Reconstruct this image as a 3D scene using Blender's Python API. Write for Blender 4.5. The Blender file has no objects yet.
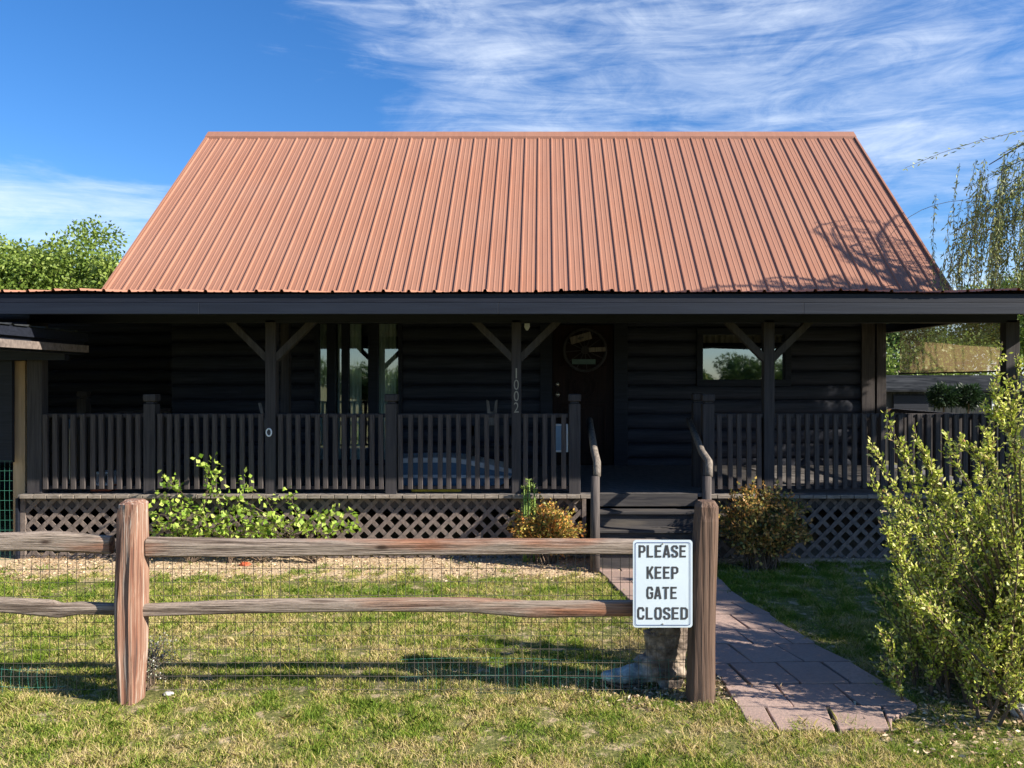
import bpy, math, random
import numpy as np
from mathutils import Vector, noise, Matrix
random.seed(7)
RNG = np.random.default_rng(11)
S = bpy.context.scene
C = S.collection
R = math.radians
F, CX, CY, H = 765.0, 543.0, 382.0, 1.8

def at(px, py, d):
    """world point seen at a photo pixel at depth d"""
    return Vector(((px - CX) / F * d, d, H + (CY - py) / F * d))
def xx(px, d): return (px - CX) / F * d
def zz(py, d): return H + (CY - py) / F * d
def gd(py): return H * F / (py - CY)

# ------------------------------------------------------------------ materials
class NT:
    def __init__(s, tree): s.t = tree
    def n(s, typ, **kw):
        nd = s.t.nodes.new(typ)
        for k, v in kw.items():
            if k in ('in_',): 
                for a, b in v.items():
                    if isinstance(b, bpy.types.NodeSocket): s.t.links.new(b, nd.inputs[a])
                    else: nd.inputs[a].default_value = b
            else: setattr(nd, k, v)
        return nd
    def l(s, a, b): s.t.links.new(a, b)
def rgba(c): return (c[0], c[1], c[2], 1)
def newmat(name):
    m = bpy.data.materials.new(name); m.use_nodes = True
    nt = NT(m.node_tree); b = m.node_tree.nodes['Principled BSDF']
    return m, nt, b
def ramp(nt, fac, stops):
    r = nt.n('ShaderNodeValToRGB'); nt.l(fac, r.inputs[0])
    e = r.color_ramp.elements
    while len(e) < len(stops): e.new(0.5)
    for i, (p, c) in enumerate(stops): e[i].position = p; e[i].color = rgba(c)
    return r.outputs[0]
def coords(nt, scale=(1, 1, 1), rot=(0, 0, 0), kind='Object'):
    tc = nt.n('ShaderNodeTexCoord'); mp = nt.n('ShaderNodeMapping')
    mp.inputs['Scale'].default_value = scale; mp.inputs['Rotation'].default_value = rot
    nt.l(tc.outputs[kind], mp.inputs[0]); return mp.outputs[0]
def noise_t(nt, vec, scale, detail=4, rough=.55, dist=0):
    n = nt.n('ShaderNodeTexNoise', in_={'Scale': scale, 'Detail': detail, 'Roughness': rough, 'Distortion': dist})
    nt.l(vec, n.inputs['Vector']); return n.outputs[0]
def bump(nt, b, h, strength, dist=.01):
    bp = nt.n('ShaderNodeBump', in_={'Strength': strength, 'Distance': dist}); nt.l(h, bp.inputs['Height'])
    nt.l(bp.outputs[0], b.inputs['Normal'])
def mixc(nt, fac, a, b_, typ='MIX'):
    m = nt.n('ShaderNodeMix', data_type='RGBA', blend_type=typ)
    for s_, v in ((0, fac), (6, a), (7, b_)):
        if isinstance(v, bpy.types.NodeSocket): nt.l(v, m.inputs[s_])
        elif s_ == 0: m.inputs[0].default_value = v
        else: m.inputs[s_].default_value = rgba(v)
    return m.outputs[2]

def wood(name, c1, c2, c3=None, axis='Z', fine=60, along=3, rough=.75, bstr=.5, bdist=.004, spec=.3, blot=1.5, third=(.55,.7)):
    m, nt, b = newmat(name)
    sc = {'X': (along, fine, fine), 'Y': (fine, along, fine), 'Z': (fine, fine, along)}[axis]
    g = noise_t(nt, coords(nt, sc), 1.0, 5, .6, .6)
    col = ramp(nt, g, [(.32, c1), (.68, c2)])
    if c3:
        sb = {'X': (blot, blot*7, blot*7), 'Y': (blot*7, blot, blot*7), 'Z': (blot*7, blot*7, blot)}[axis]
        g2 = noise_t(nt, coords(nt, sb), 1.0, 3, .55)
        f = nt.n('ShaderNodeMapRange', in_={'From Min': third[0], 'From Max': third[1]}); nt.l(g2, f.inputs[0])
        col = mixc(nt, f.outputs[0], col, mixc(nt, .55, c3, col))
    nt.l(col, b.inputs['Base Color']); b.inputs['Roughness'].default_value = rough
    b.inputs['Specular IOR Level'].default_value = spec
    bump(nt, b, g, bstr, bdist)
    return m
def plain(name, c, rough=.6, metal=0, var=.15, scale=8, spec=.4, bstr=.15):
    m, nt, b = newmat(name)
    g = noise_t(nt, coords(nt), scale, 5, .6)
    d = tuple(max(0, v*(1-var*1.6)) for v in c); e = tuple(min(1, v*(1+var)) for v in c)
    nt.l(ramp(nt, g, [(.3, d), (.7, e)]), b.inputs['Base Color'])
    b.inputs['Roughness'].default_value = rough; b.inputs['Metallic'].default_value = metal
    b.inputs['Specular IOR Level'].default_value = spec
    bump(nt, b, g, bstr, .004)
    return m
def leafmat(name, stops, rough=.5, trans=.35, spec=.35, patch=0):
    """colour differs from leaf to leaf"""
    m, nt, b = newmat(name)
    g = nt.n('ShaderNodeNewGeometry'); f = g.outputs['Random Per Island']
    if patch:
        nz = noise_t(nt, coords(nt), patch, 3, .5)
        a = nt.n('ShaderNodeMath', operation='MULTIPLY_ADD', in_={1: .5}); nt.l(f, a.inputs[0])
        mr = nt.n('ShaderNodeMapRange', in_={'From Min': .3, 'From Max': .7, 'To Min': 0, 'To Max': .5}); nt.l(nz, mr.inputs[0])
        nt.l(mr.outputs[0], a.inputs[2]); f = a.outputs[0]
    col = ramp(nt, f, stops)
    nt.l(col, b.inputs['Base Color']); b.inputs['Roughness'].default_value = rough
    b.inputs['Specular IOR Level'].default_value = spec
    t = nt.n('ShaderNodeBsdfTranslucent'); nt.l(col, t.inputs[0])
    mx = nt.n('ShaderNodeMixShader', in_={0: trans}); nt.l(b.outputs[0], mx.inputs[1]); nt.l(t.outputs[0], mx.inputs[2])
    out = m.node_tree.nodes['Material Output']; nt.l(mx.outputs[0], out.inputs[0])
    return m

M = {}
# painted metal roof: terracotta, slightly weathered
def roofmat():
    m, nt, b = newmat('terracotta painted metal')
    st = noise_t(nt, coords(nt, (14, 1, 1)), 1.2, 5, .6)
    bl = noise_t(nt, coords(nt), .9, 4, .6)
    c = ramp(nt, st, [(.3, (.295, .135, .082)), (.7, (.355, .168, .103))])
    c = mixc(nt, ramp(nt, bl, [(.35, (0, 0, 0)), (.75, (.5, .5, .5))]), c, (.33, .18, .125))
    spx = nt.n('ShaderNodeSeparateXYZ'); nt.l(coords(nt), spx.inputs[0])
    q = nt.n('ShaderNodeMath', operation='MULTIPLY', in_={1: 1/.9144}); nt.l(spx.outputs[0], q.inputs[0])
    fl = nt.n('ShaderNodeMath', operation='FLOOR'); nt.l(q.outputs[0], fl.inputs[0])
    wn = nt.n('ShaderNodeTexWhiteNoise', noise_dimensions='1D'); nt.l(fl.outputs[0], wn.inputs['W'])
    c = mixc(nt, ramp(nt, wn.outputs[0], [(0, (0, 0, 0)), (1, (.35, .35, .35))]), c, (.30, .15, .105))
    run = noise_t(nt, coords(nt, (22, .35, .35)), 1.0, 5, .65)
    c = mixc(nt, ramp(nt, run, [(.5, (0, 0, 0)), (.72, (.4, .4, .4))]), c, (.25, .125, .085))
    nt.l(c, b.inputs['Base Color']); b.inputs['Roughness'].default_value = .5
    b.inputs['Specular IOR Level'].default_value = .3
    bump(nt, b, noise_t(nt, coords(nt, (3, .7, .7)), 1.5, 3), .25, .01)
    return m
M['roof'] = roofmat()
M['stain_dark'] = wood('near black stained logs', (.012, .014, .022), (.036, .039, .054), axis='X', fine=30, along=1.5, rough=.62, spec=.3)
M['trim_dark'] = wood('charcoal painted board', (.006, .008, .014), (.014, .017, .028), axis='X', fine=40, along=2, rough=.62)
M['fascia'] = wood('slate painted fascia', (.009, .012, .021), (.014, .019, .031), axis='X', fine=30, along=1.2, rough=.6)
M['rail_paint'] = wood('weathered charcoal brown stain', (.032, .026, .026), (.08, .067, .063), (.11, .092, .083), axis='Z', fine=70, along=3, rough=.8)
M['post_paint'] = wood('charcoal post paint', (.028, .025, .027), (.062, .055, .055), axis='Z', fine=50, along=2, rough=.8)
M['brace_paint'] = wood('brown black brace paint', (.032, .029, .029), (.062, .056, .055), axis='Z', fine=50, along=2, rough=.8)
M['lattice'] = wood('taupe lattice stain', (.10, .08, .07), (.22, .175, .15), axis='Z', fine=30, along=20, rough=.85)
M['deck_edge'] = wood('weathered board ends', (.15, .125, .1), (.32, .27, .22), axis='X', fine=40, along=12, rough=.85)
M['step'] = wood('worn step boards', (.03, .028, .032), (.08, .072, .066), (.2, .165, .12), axis='X', fine=30, along=2, rough=.8)
M['grey_wood'] = wood('silvered handrail wood', (.09, .075, .065), (.26, .22, .18), axis='Z', fine=45, along=3, rough=.85)
M['rail_post'] = wood('brown grey stair post', (.05, .042, .04), (.12, .10, .09), axis='Z', fine=45, along=3, rough=.85)
M['rail_wood'] = wood('weathered split rail', (.11, .08, .06), (.43, .34, .26), (.4, .15, .08), axis='X', fine=60, along=2.0, rough=.9, bstr=.9, bdist=.008, third=(.56,.72))
M['post_wood'] = wood('red weathered split post', (.13, .055, .035), (.56, .38, .28), (.42, .15, .08), axis='Z', fine=42, along=1.0, rough=.9, bstr=.9, bdist=.008, third=(.42,.6))
M['post_wood2'] = wood('brown weathered split post', (.10, .06, .04), (.27, .185, .13), (.26, .12, .07), axis='Z', fine=55, along=1.6, rough=.9, bstr=.9, bdist=.008)
M['tan_wood'] = wood('bare tan pine', (.42, .27, .15), (.6, .42, .26), axis='Z', fine=30, along=1.5, rough=.75)
M['door'] = wood('red brown carved door', (.010, .004, .003), (.024, .010, .007), axis='Z', fine=40, along=3, rough=.6, spec=.15)
M['shed_wood'] = wood('grey shed planks', (.025, .028, .03), (.07, .072, .07), axis='Z', fine=12, along=1, rough=1, spec=0)
M['shed_roof'] = wood('dull dark shed roofing', (.012, .014, .016), (.05, .052, .054), axis='X', fine=3, along=2, rough=1, spec=0)
M['bark'] = wood('grey brown bark', (.07, .055, .04), (.2, .16, .12), axis='Z', fine=25, along=5, rough=.95, bstr=1, bdist=.02)
M['twig'] = plain('brown twig', (.13, .09, .06), .85)
M['twig_green'] = plain('green grey twig', (.16, .15, .08), .8)
M['wire'] = plain('rusty galvanised wire', (.13, .11, .085), .6, .3)
M['wire_green'] = plain('green coated wire', (.05, .2, .14), .5)
M['white_metal'] = plain('white enamelled sign', (.66, .74, .78), .45, var=.03, scale=5)
M['ink'] = plain('faded black ink', (.055, .056, .06), .6, var=.2, scale=30)
M['blue_line'] = plain('blue sign border', (.1, .14, .3), .5)
M['brass'] = plain('pale metal', (.5, .45, .36), .35, .6)
M['number'] = plain('pale number paint', (.28, .26, .21), .6)
M['pale_blue'] = plain('pale blue plastic', (.25, .38, .52), .4, var=.1)
M['deep_blue'] = plain('dull blue plastic', (.10, .2, .32), .5, var=.1)
M['off_white'] = plain('off white plastic', (.75, .78, .8), .45, var=.08)
M['yellow'] = plain('yellow plastic', (.75, .5, .04), .5)
M['red'] = plain('faded red plastic', (.45, .1, .04), .6)
M['green_paint'] = plain('faded green paint', (.08, .13, .11), .6)
M['stone'] = plain('pale stone', (.48, .45, .41), .9, var=.3, scale=14, bstr=.8)
M['boot'] = None
M['curtain'] = plain('grey green curtain cloth', (.62, .70, .62), .9, var=.15, scale=3)
M['lace'] = plain('tan valance cloth', (.3, .25, .19), .9)
M['interior'] = plain('dark interior', (.02, .02, .02), .9)
M['leaf_green_dark'] = leafmat('topiary leaf', [(0, (.01, .025, .01)), (1, (.03, .06, .02))])

def glassmat():
    m, nt, b = newmat('window glass')
    g = nt.n('ShaderNodeBsdfGlossy', in_={'Roughness': .02}); g.inputs[0].default_value = (.9, .95, 1, 1)
    t = nt.n('ShaderNodeBsdfTransparent'); t.inputs[0].default_value = (.8, .85, .85, 1)
    mx = nt.n('ShaderNodeMixShader', in_={0: .3})
    nt.l(t.outputs[0], mx.inputs[1]); nt.l(g.outputs[0], mx.inputs[2])
    nz = noise_t(nt, coords(nt), 1.6, 2); bp = nt.n('ShaderNodeBump', in_={'Strength': .05, 'Distance': .02}); nt.l(nz, bp.inputs['Height'])
    nt.l(bp.outputs[0], g.inputs['Normal'])
    nt.l(mx.outputs[0], m.node_tree.nodes['Material Output'].inputs[0]); return m
M['glass'] = glassmat()
def shademat():
    m, nt, b = newmat('woven brown shade cloth')
    c = (.07, .065, .04)
    d = nt.n('ShaderNodeBsdfDiffuse'); d.inputs[0].default_value = rgba(c)
    tl = nt.n('ShaderNodeBsdfTranslucent'); tl.inputs[0].default_value = (.26, .18, .10, 1)
    tr = nt.n('ShaderNodeBsdfTransparent')
    a = nt.n('ShaderNodeMixShader', in_={0: .6}); nt.l(d.outputs[0], a.inputs[1]); nt.l(tl.outputs[0], a.inputs[2])
    e = nt.n('ShaderNodeMixShader', in_={0: .42}); nt.l(a.outputs[0], e.inputs[1]); nt.l(tr.outputs[0], e.inputs[2])
    nt.l(e.outputs[0], m.node_tree.nodes['Material Output'].inputs[0]); return m
M['shade'] = shademat()
def bootmat():
    m, nt, b = newmat('worn blue brown leather')
    tc = nt.n('ShaderNodeTexCoord'); sp = nt.n('ShaderNodeSeparateXYZ'); nt.l(tc.outputs['Object'], sp.inputs[0])
    n1 = noise_t(nt, coords(nt), 9, 5, .65)
    sm_ = nt.n('ShaderNodeMath', operation='MULTIPLY_ADD', in_={1: 1.1}); nt.l(sp.outputs[0], sm_.inputs[0]); nt.l(sp.outputs[2], sm_.inputs[2])
    mr = nt.n('ShaderNodeMapRange', in_={'From Min': .66, 'From Max': .82}); nt.l(sm_.outputs[0], mr.inputs[0])
    base = ramp(nt, n1, [(.36, (.05, .07, .08)), (.5, (.17, .22, .23)), (.64, (.34, .42, .43))])
    up = ramp(nt, n1, [(.36, (.035, .026, .02)), (.5, (.14, .105, .08)), (.64, (.36, .28, .21))])
    nt.l(mixc(nt, mr.outputs[0], base, up), b.inputs['Base Color']); b.inputs['Roughness'].default_value = .7
    bump(nt, b, noise_t(nt, coords(nt), 16, 5), .9, .02); return m
M['boot'] = bootmat()

def split_post(name, stops, fine, along):
    m, nt, b = newmat(name)
    g = noise_t(nt, coords(nt, (fine, fine, along)), 1.0, 4, .55, .3)
    g2 = noise_t(nt, coords(nt, (fine*3, fine*3, 5)), 1.0, 4, .6)
    col = ramp(nt, g, stops)
    col = mixc(nt, ramp(nt, g2, [(.35, (.6, .6, .6)), (.6, (0, 0, 0))]), col, tuple(v*.45 for v in stops[2][1]))
    nt.l(col, b.inputs['Base Color']); b.inputs['Roughness'].default_value = .9; b.inputs['Specular IOR Level'].default_value = .2
    bump(nt, b, g, 1, .012); return m
def split_rail(name):
    m, nt, b = newmat(name)
    g = noise_t(nt, coords(nt, (1.3, 34, 34)), 1.0, 6, .62, .5); g2 = noise_t(nt, coords(nt, (5, 150, 150)), 1.0, 4, .6)
    big = noise_t(nt, coords(nt, (1.1, 7, 7)), 1.0, 3, .5)
    col = ramp(nt, g, [(.28, (.06, .045, .035)), (.40, (.20, .15, .115)), (.5, (.40, .32, .255)), (.6, (.29, .225, .175)), (.72, (.52, .43, .35))])
    red = ramp(nt, g, [(.3, (.10, .045, .03)), (.55, (.36, .17, .10)), (.7, (.48, .28, .18))])
    f = nt.n('ShaderNodeMapRange', in_={'From Min': .54, 'From Max': .66}); nt.l(big, f.inputs[0])
    col = mixc(nt, f.outputs[0], col, red)
    col = mixc(nt, ramp(nt, g2, [(.32, (.75, .75, .75)), (.5, (0, 0, 0))]), col, (.07, .05, .04))
    vo = nt.n('ShaderNodeTexVoronoi', in_={'Scale': 1.0}); nt.l(coords(nt, (2.6, 7, 7)), vo.inputs['Vector'])
    col = mixc(nt, ramp(nt, vo.outputs['Distance'], [(.05, (.9, .9, .9)), (.13, (0, 0, 0))]), col, (.05, .03, .022))
    nt.l(col, b.inputs['Base Color']); b.inputs['Roughness'].default_value = .92; b.inputs['Specular IOR Level'].default_value = .15
    ad = nt.n('ShaderNodeMath', operation='ADD'); nt.l(g, ad.inputs[0]); nt.l(g2, ad.inputs[1])
    bump(nt, b, ad.outputs[0], 1, .012); return m
M['rail_wood'] = split_rail('weathered split rail')
M['post_wood'] = split_post('red weathered split post', [(.30, (.07, .04, .035)), (.42, (.22, .095, .06)), (.49, (.33, .205, .145)), (.54, (.23, .105, .065)), (.61, (.43, .34, .275)), (.68, (.52, .43, .36))], 58, .9)
M['post_wood2'] = split_post('brown weathered split post', [(.30, (.05, .033, .024)), (.42, (.12, .07, .047)), (.52, (.17, .11, .08)), (.62, (.12, .075, .052)), (.7, (.23, .175, .135))], 58, .9)
# ------------------------------------------------------------------ mesh helpers
class MB:
    def __init__(s): s.v = []; s.f = []
    def box(s, x0, x1, y0, y1, z0, z1):
        i = len(s.v)
        s.v += [(x0,y0,z0),(x1,y0,z0),(x1,y1,z0),(x0,y1,z0),(x0,y0,z1),(x1,y0,z1),(x1,y1,z1),(x0,y1,z1)]
        s.f += [tuple(i+k for k in q) for q in ((0,3,2,1),(4,5,6,7),(0,1,5,4),(1,2,6,5),(2,3,7,6),(3,0,4,7))]
        return s
    def beam(s, a, b, w, h, up=(0,0,1), roll=0):
        a, b = Vector(a), Vector(b); d = (b-a).normalized(); u = Vector(up)
        if abs(d.dot(u)) > .98: u = Vector((0,1,0))
        sd = d.cross(u).normalized(); u = sd.cross(d).normalized()
        i = len(s.v)
        for p in (a, b):
            for sx, sz in ((-1,-1),(1,-1),(1,1),(-1,1)):
                s.v.append(tuple(p + sd*(w/2*sx) + u*(h/2*sz)))
        s.f += [tuple(i+k for k in q) for q in ((0,1,2,3),(7,6,5,4),(0,4,5,1),(1,5,6,2),(2,6,7,3),(3,7,4,0))]
        return s
    def tube(s, pts, rads, n=6, cap=True):
        pts = [Vector(p) for p in pts]; i0 = len(s.v); prev = None
        if not hasattr(rads, '__len__'): rads = [rads]*len(pts)
        for k, p in enumerate(pts):
            d = (pts[min(k+1, len(pts)-1)] - pts[max(k-1, 0)])
            d = d.normalized() if d.length > 1e-9 else Vector((0,0,1))
            if prev is None:
                a = Vector((0,0,1)) if abs(d.z) < .9 else Vector((1,0,0)); prev = d.cross(a).normalized()
            sd = (prev - d*prev.dot(d)); sd = sd.normalized() if sd.length > 1e-6 else prev
            prev = sd; up = d.cross(sd)
            for j in range(n):
                t = 2*math.pi*j/n; s.v.append(tuple(p + (sd*math.cos(t)+up*math.sin(t))*rads[k]))
        for k in range(len(pts)-1):
            for j in range(n):
                a = i0+k*n+j; b = i0+k*n+(j+1)%n; s.f.append((a, b, b+n, a+n))
        if cap:
            s.f.append(tuple(i0+j for j in reversed(range(n)))); e = i0+(len(pts)-1)*n; s.f.append(tuple(e+j for j in range(n)))
        return s
    def prism(s, poly, y0, y1):
        """poly of (x,z) extruded from y0 to y1"""
        i = len(s.v); n = len(poly)
        s.v += [(x, y0, z) for x, z in poly] + [(x, y1, z) for x, z in poly]
        s.f.append(tuple(i+k for k in range(n))); s.f.append(tuple(i+n+k for k in reversed(range(n))))
        for k in range(n): s.f.append((i+k, i+n+k, i+n+(k+1)%n, i+(k+1)%n))
        return s
    def poly(s, pts):
        i = len(s.v); s.v += [tuple(p) for p in pts]; s.f.append(tuple(range(i, i+len(pts)))); return s
    def build(s, name, mat, parent=None, bevel=0, smooth=False):
        me = bpy.data.meshes.new(name); me.from_pydata(s.v, [], s.f); me.update()
        return link(name, me, mat, parent, bevel, smooth)
def link(name, me, mat, parent=None, bevel=0, smooth=False):
    o = bpy.data.objects.new(name, me); C.objects.link(o)
    if mat: me.materials.append(mat)
    if parent:
        o.parent = parent; o.matrix_parent_inverse = Matrix.Translation(-world_loc(parent))
    if smooth:
        me.polygons.foreach_set('use_smooth', [True]*len(me.polygons))
    if bevel:
        b = o.modifiers.new('bevel', 'BEVEL'); b.width = bevel; b.segments = 2; b.limit_method = 'ANGLE'; b.harden_normals = False
    return o
def world_loc(o):
    # everything is built in world coordinates; only root empties are offset
    v = Vector((0,0,0))
    while o is not None:
        v = v + o.location
        if o.parent: v = v + o.matrix_parent_inverse.translation
        o = o.parent
    return v
def thing(name, label, cat, loc=(0,0,0), group=None):
    o = bpy.data.objects.new(name, None); C.objects.link(o); o.location = loc; o.empty_display_size = .1
    return tag(o, label, cat, group)
def tag(o, label=None, cat=None, group=None, kind=None):
    if label is not None and label != '': o['label'] = label
    if cat: o['category'] = cat
    if group: o['group'] = group
    if kind: o['kind'] = kind
    return o
def npmesh(name, V, nper, mat, parent=None, smooth=False):
    """V: (N*nper,3) loose polygons with nper corners"""
    V = np.asarray(V, dtype=np.float32).reshape(-1, 3); n = len(V)//nper
    me = bpy.data.meshes.new(name); me.vertices.add(len(V)); me.vertices.foreach_set('co', V.ravel())
    me.loops.add(len(V)); me.loops.foreach_set('vertex_index', np.arange(len(V), dtype=np.int32))
    me.polygons.add(n); me.polygons.foreach_set('loop_start', np.arange(0, n*nper, nper, dtype=np.int32))
    me.update(calc_edges=True)
    return link(name, me, mat, parent)
def leaves(P, D, L, W, droop=0, rnd=.8):
    """one folded diamond leaf (2 tris sharing the midrib -> quad) per point; P centre bases, D growth directions"""
    P = np.asarray(P, float); D = np.asarray(D, float); n = len(P)
    D = D + RNG.normal(0, rnd, (n, 3)); D[:, 2] -= droop
    D /= np.linalg.norm(D, axis=1, keepdims=True) + 1e-9
    Q = RNG.normal(0, 1, (n, 3)); Sd = np.cross(D, Q); Sd /= np.linalg.norm(Sd, axis=1, keepdims=True) + 1e-9
    N = np.cross(D, Sd)
    L = (L*RNG.uniform(.6, 1.25, n))[:, None]; W = (W*RNG.uniform(.7, 1.2, n))[:, None]
    a = P; c = P + D*L - N*L*.08
    b = P + D*L*.48 + Sd*W*.5 + N*W*.15; d = P + D*L*.48 - Sd*W*.5 + N*W*.15
    return np.stack([a, b, c, d], 1).reshape(-1, 3)

def copy_tree(o, parent=None):
    c = o.copy(); C.objects.link(c); c.parent = parent
    if parent: c.matrix_parent_inverse = o.matrix_parent_inverse.copy()
    for ch in list(o.children): copy_tree(ch, c)
    return c

# ------------------------------------------------------------------ camera, light, sky
cam = bpy.data.objects.new('camera', bpy.data.cameras.new('camera')); C.objects.link(cam)
cam.location = (0, 0, H); cam.rotation_euler = (R(90), 0, 0)
cam.data.sensor_width = 36; cam.data.lens = F/1024*36
cam.data.shift_x = -(CX-512)/1024; cam.data.shift_y = -(384-CY)/1024
cam.data.clip_end = 3000; cam.data.clip_start = .05
S.camera = cam
S.view_settings.view_transform = 'Standard'; S.view_settings.look = 'None'
S.view_settings.exposure = 1.12; S.view_settings.gamma = 1
SUN = Vector((1.613, -.57, 1)).normalized()
el = math.asin(SUN.z); az = math.atan2(SUN.x, SUN.y)
sl = bpy.data.lights.new('sun', 'SUN'); sl.energy = 5.0; sl.angle = R(.53); sl.color = (1, .93, .82)
so = bpy.data.objects.new('sun', sl); C.objects.link(so); so.rotation_euler = SUN.to_track_quat('Z', 'Y').to_euler()
so.location = (20, -6, 15)
W = bpy.data.worlds.new('World'); S.world = W; W.use_nodes = True
wt = NT(W.node_tree); bg = W.node_tree.nodes['Background']
sky = wt.n('ShaderNodeTexSky', sky_type='NISHITA'); sky.sun_disc = False; sky.sun_elevation = el; sky.sun_rotation = az
sky.altitude = 200; sky.air_density = 1.0; sky.dust_density = .4; sky.ozone_density = 5.0
hs = wt.n('ShaderNodeHueSaturation', in_={'Saturation': 1.22, 'Value': 1.32, 'Hue': .506}); wt.l(sky.outputs[0], hs.inputs['Color'])
tc = wt.n('ShaderNodeTexCoord'); sp = wt.n('ShaderNodeSeparateXYZ'); wt.l(tc.outputs['Generated'], sp.inputs[0])
aa = wt.n('ShaderNodeMath', operation='ARCTAN2'); wt.l(sp.outputs[0], aa.inputs[0]); wt.l(sp.outputs[1], aa.inputs[1])
ee = wt.n('ShaderNodeMath', operation='ARCSINE'); wt.l(sp.outputs[2], ee.inputs[0])
cb = wt.n('ShaderNodeCombineXYZ'); wt.l(aa.outputs[0], cb.inputs[0]); wt.l(ee.outputs[0], cb.inputs[1])
def wmap(rot, sc, loc=(0,0,0)):
    m = wt.n('ShaderNodeMapping'); m.inputs['Rotation'].default_value = (0,0,rot); m.inputs['Scale'].default_value = sc
    m.inputs['Location'].default_value = loc
    wt.l(cb.outputs[0], m.inputs[0]); return m.outputs[0]
def wmath(op, *a):
    n = wt.n('ShaderNodeMath', operation=op)
    for i, v in enumerate(a):
        if isinstance(v, bpy.types.NodeSocket): wt.l(v, n.inputs[i])
        else: n.inputs[i].default_value = v
    return n.outputs[0]
def wrange(v, a, b, c=0, d=1):
    n = wt.n('ShaderNodeMapRange', interpolation_type='SMOOTHSTEP', in_={'From Min': a, 'From Max': b, 'To Min': c, 'To Max': d}); wt.l(v, n.inputs[0]); return n.outputs[0]
n1 = noise_t(wt, wmap(R(-11), (3.6, 30, 1)), 1.0, 8, .66, .8)      # long fine streaks
n2 = noise_t(wt, wmap(R(-22), (7, 19, 1), (3.1, 1.7, 0)), 1.0, 8, .66, 1.3)
n3 = noise_t(wt, wmap(R(-10), (3.0, 6.5, 1), (5.5, 2.4, 0)), 1.0, 2, .5)   # big patches
az_, el_ = aa.outputs[0], ee.outputs[0]
right = wrange(wmath('SUBTRACT', az_, wmath('MULTIPLY', el_, -.15)), -.46, .06)           # veil grows to the right
leftlow = wmath('MULTIPLY', wrange(az_, -.33, -.44), wmath('MULTIPLY', wrange(el_, .27, .19), wrange(el_, .02, .1)))
dens = wmath('MAXIMUM', right, wmath('MULTIPLY', leftlow, 1.25))
dens = wmath('MULTIPLY', wmath('MAXIMUM', dens, .12), wrange(az_, 1.5, .8))
tex = wmath('ADD', wmath('MULTIPLY', n1, .45), wmath('ADD', wmath('MULTIPLY', n2, .35), wmath('MULTIPLY', n3, .42)))
thr = wmath('SUBTRACT', wmath('ADD', .79, wmath('MULTIPLY', wrange(az_, .8, 1.5), .2)), wmath('MULTIPLY', dens, .27))
cl = wmath('SUBTRACT', tex, thr)
cl = wrange(cl, -.06, .38, 0, .8)
cmx = wt.n('ShaderNodeMix', data_type='RGBA'); wt.l(cl, cmx.inputs[0]); wt.l(hs.outputs[0], cmx.inputs[6]); cmx.inputs[7].default_value = (7.6, 8.3, 9.2, 1)
wt.l(cmx.outputs[2], bg.inputs[0]); bg.inputs[1].default_value = .066

# ------------------------------------------------------------------ ground
# world positions of lawn features
DIRT_Y = 7.02
def path_left(y):  return np.interp(y, [3.85, 4.6, 5.4, 6.3, 7.4], [1.07, 1.07, .93, .68, .50])
def path_right(y): return np.interp(y, [3.85, 4.1, 4.8, 5.3, 5.9, 6.3, 7.4], [1.92, 2.08, 1.98, 1.83, 1.74, 1.62, 1.60])
def groundmat():
    m, nt, b = newmat('patchy lawn soil')
    v = coords(nt)
    a = noise_t(nt, v, 1.6, 5, .6); f = noise_t(nt, v, 45, 5, .7); g = noise_t(nt, v, 11, 4, .6)
    soil = ramp(nt, f, [(.25, (.26, .18, .11)), (.5, (.56, .42, .27)), (.75, (.74, .6, .42))])
    grass = ramp(nt, f, [(.25, (.05, .065, .02)), (.55, (.17, .17, .055)), (.8, (.36, .3, .14))])
    sp = nt.n('ShaderNodeSeparateXYZ'); nt.l(v, sp.inputs[0])
    # bare strip along the porch
    n4 = nt.n('ShaderNodeMath', operation='MULTIPLY_ADD', in_={1: .9, 2: -.45}); nt.l(a, n4.inputs[0])
    yy = nt.n('ShaderNodeMath', operation='ADD'); nt.l(sp.outputs[1], yy.inputs[0]); nt.l(n4.outputs[0], yy.inputs[1])
    m1 = nt.n('ShaderNodeMapRange', in_={'From Min': 6.85, 'From Max': 7.15}); nt.l(yy.outputs[0], m1.inputs[0])
    ax = nt.n('ShaderNodeMath', operation='ABSOLUTE'); nt.l(sp.outputs[0], ax.inputs[0])
    m2 = nt.n('ShaderNodeMapRange', in_={'From Min': 6.2, 'From Max': 5.4}); nt.l(ax.outputs[0], m2.inputs[0])
    mm = nt.n('ShaderNodeMath', operation='MULTIPLY'); nt.l(m1.outputs[0], mm.inputs[0]); nt.l(m2.outputs[0], mm.inputs[1])
    pt = nt.n('ShaderNodeMapRange', in_={'From Min': .52, 'From Max': .62}); nt.l(g, pt.inputs[0])
    mx = nt.n('ShaderNodeMath', operation='MAXIMUM'); nt.l(mm.outputs[0], mx.inputs[0])
    hf = nt.n('ShaderNodeMath', operation='MULTIPLY', in_={1: .7}); nt.l(pt.outputs[0], hf.inputs[0]); nt.l(hf.outputs[0], mx.inputs[1])
    nt.l(mixc(nt, mx.outputs[0], grass, soil), b.inputs['Base Color']); b.inputs['Roughness'].default_value = .95
    b.inputs['Specular IOR Level'].default_value = .1
    bump(nt, b, f, .8, .02); return m
M['ground'] = groundmat()
me = bpy.data.meshes.new('ground')
g = MB()
xs = [-900, -300, -100, -40] + list(np.arange(-14, 14.1, .5)) + [40, 100, 300, 900]
ys = [-900, -300, -100, -40, -15, -5] + list(np.arange(0, 16, .5)) + [20, 30, 60, 150, 400, 900]
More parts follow.
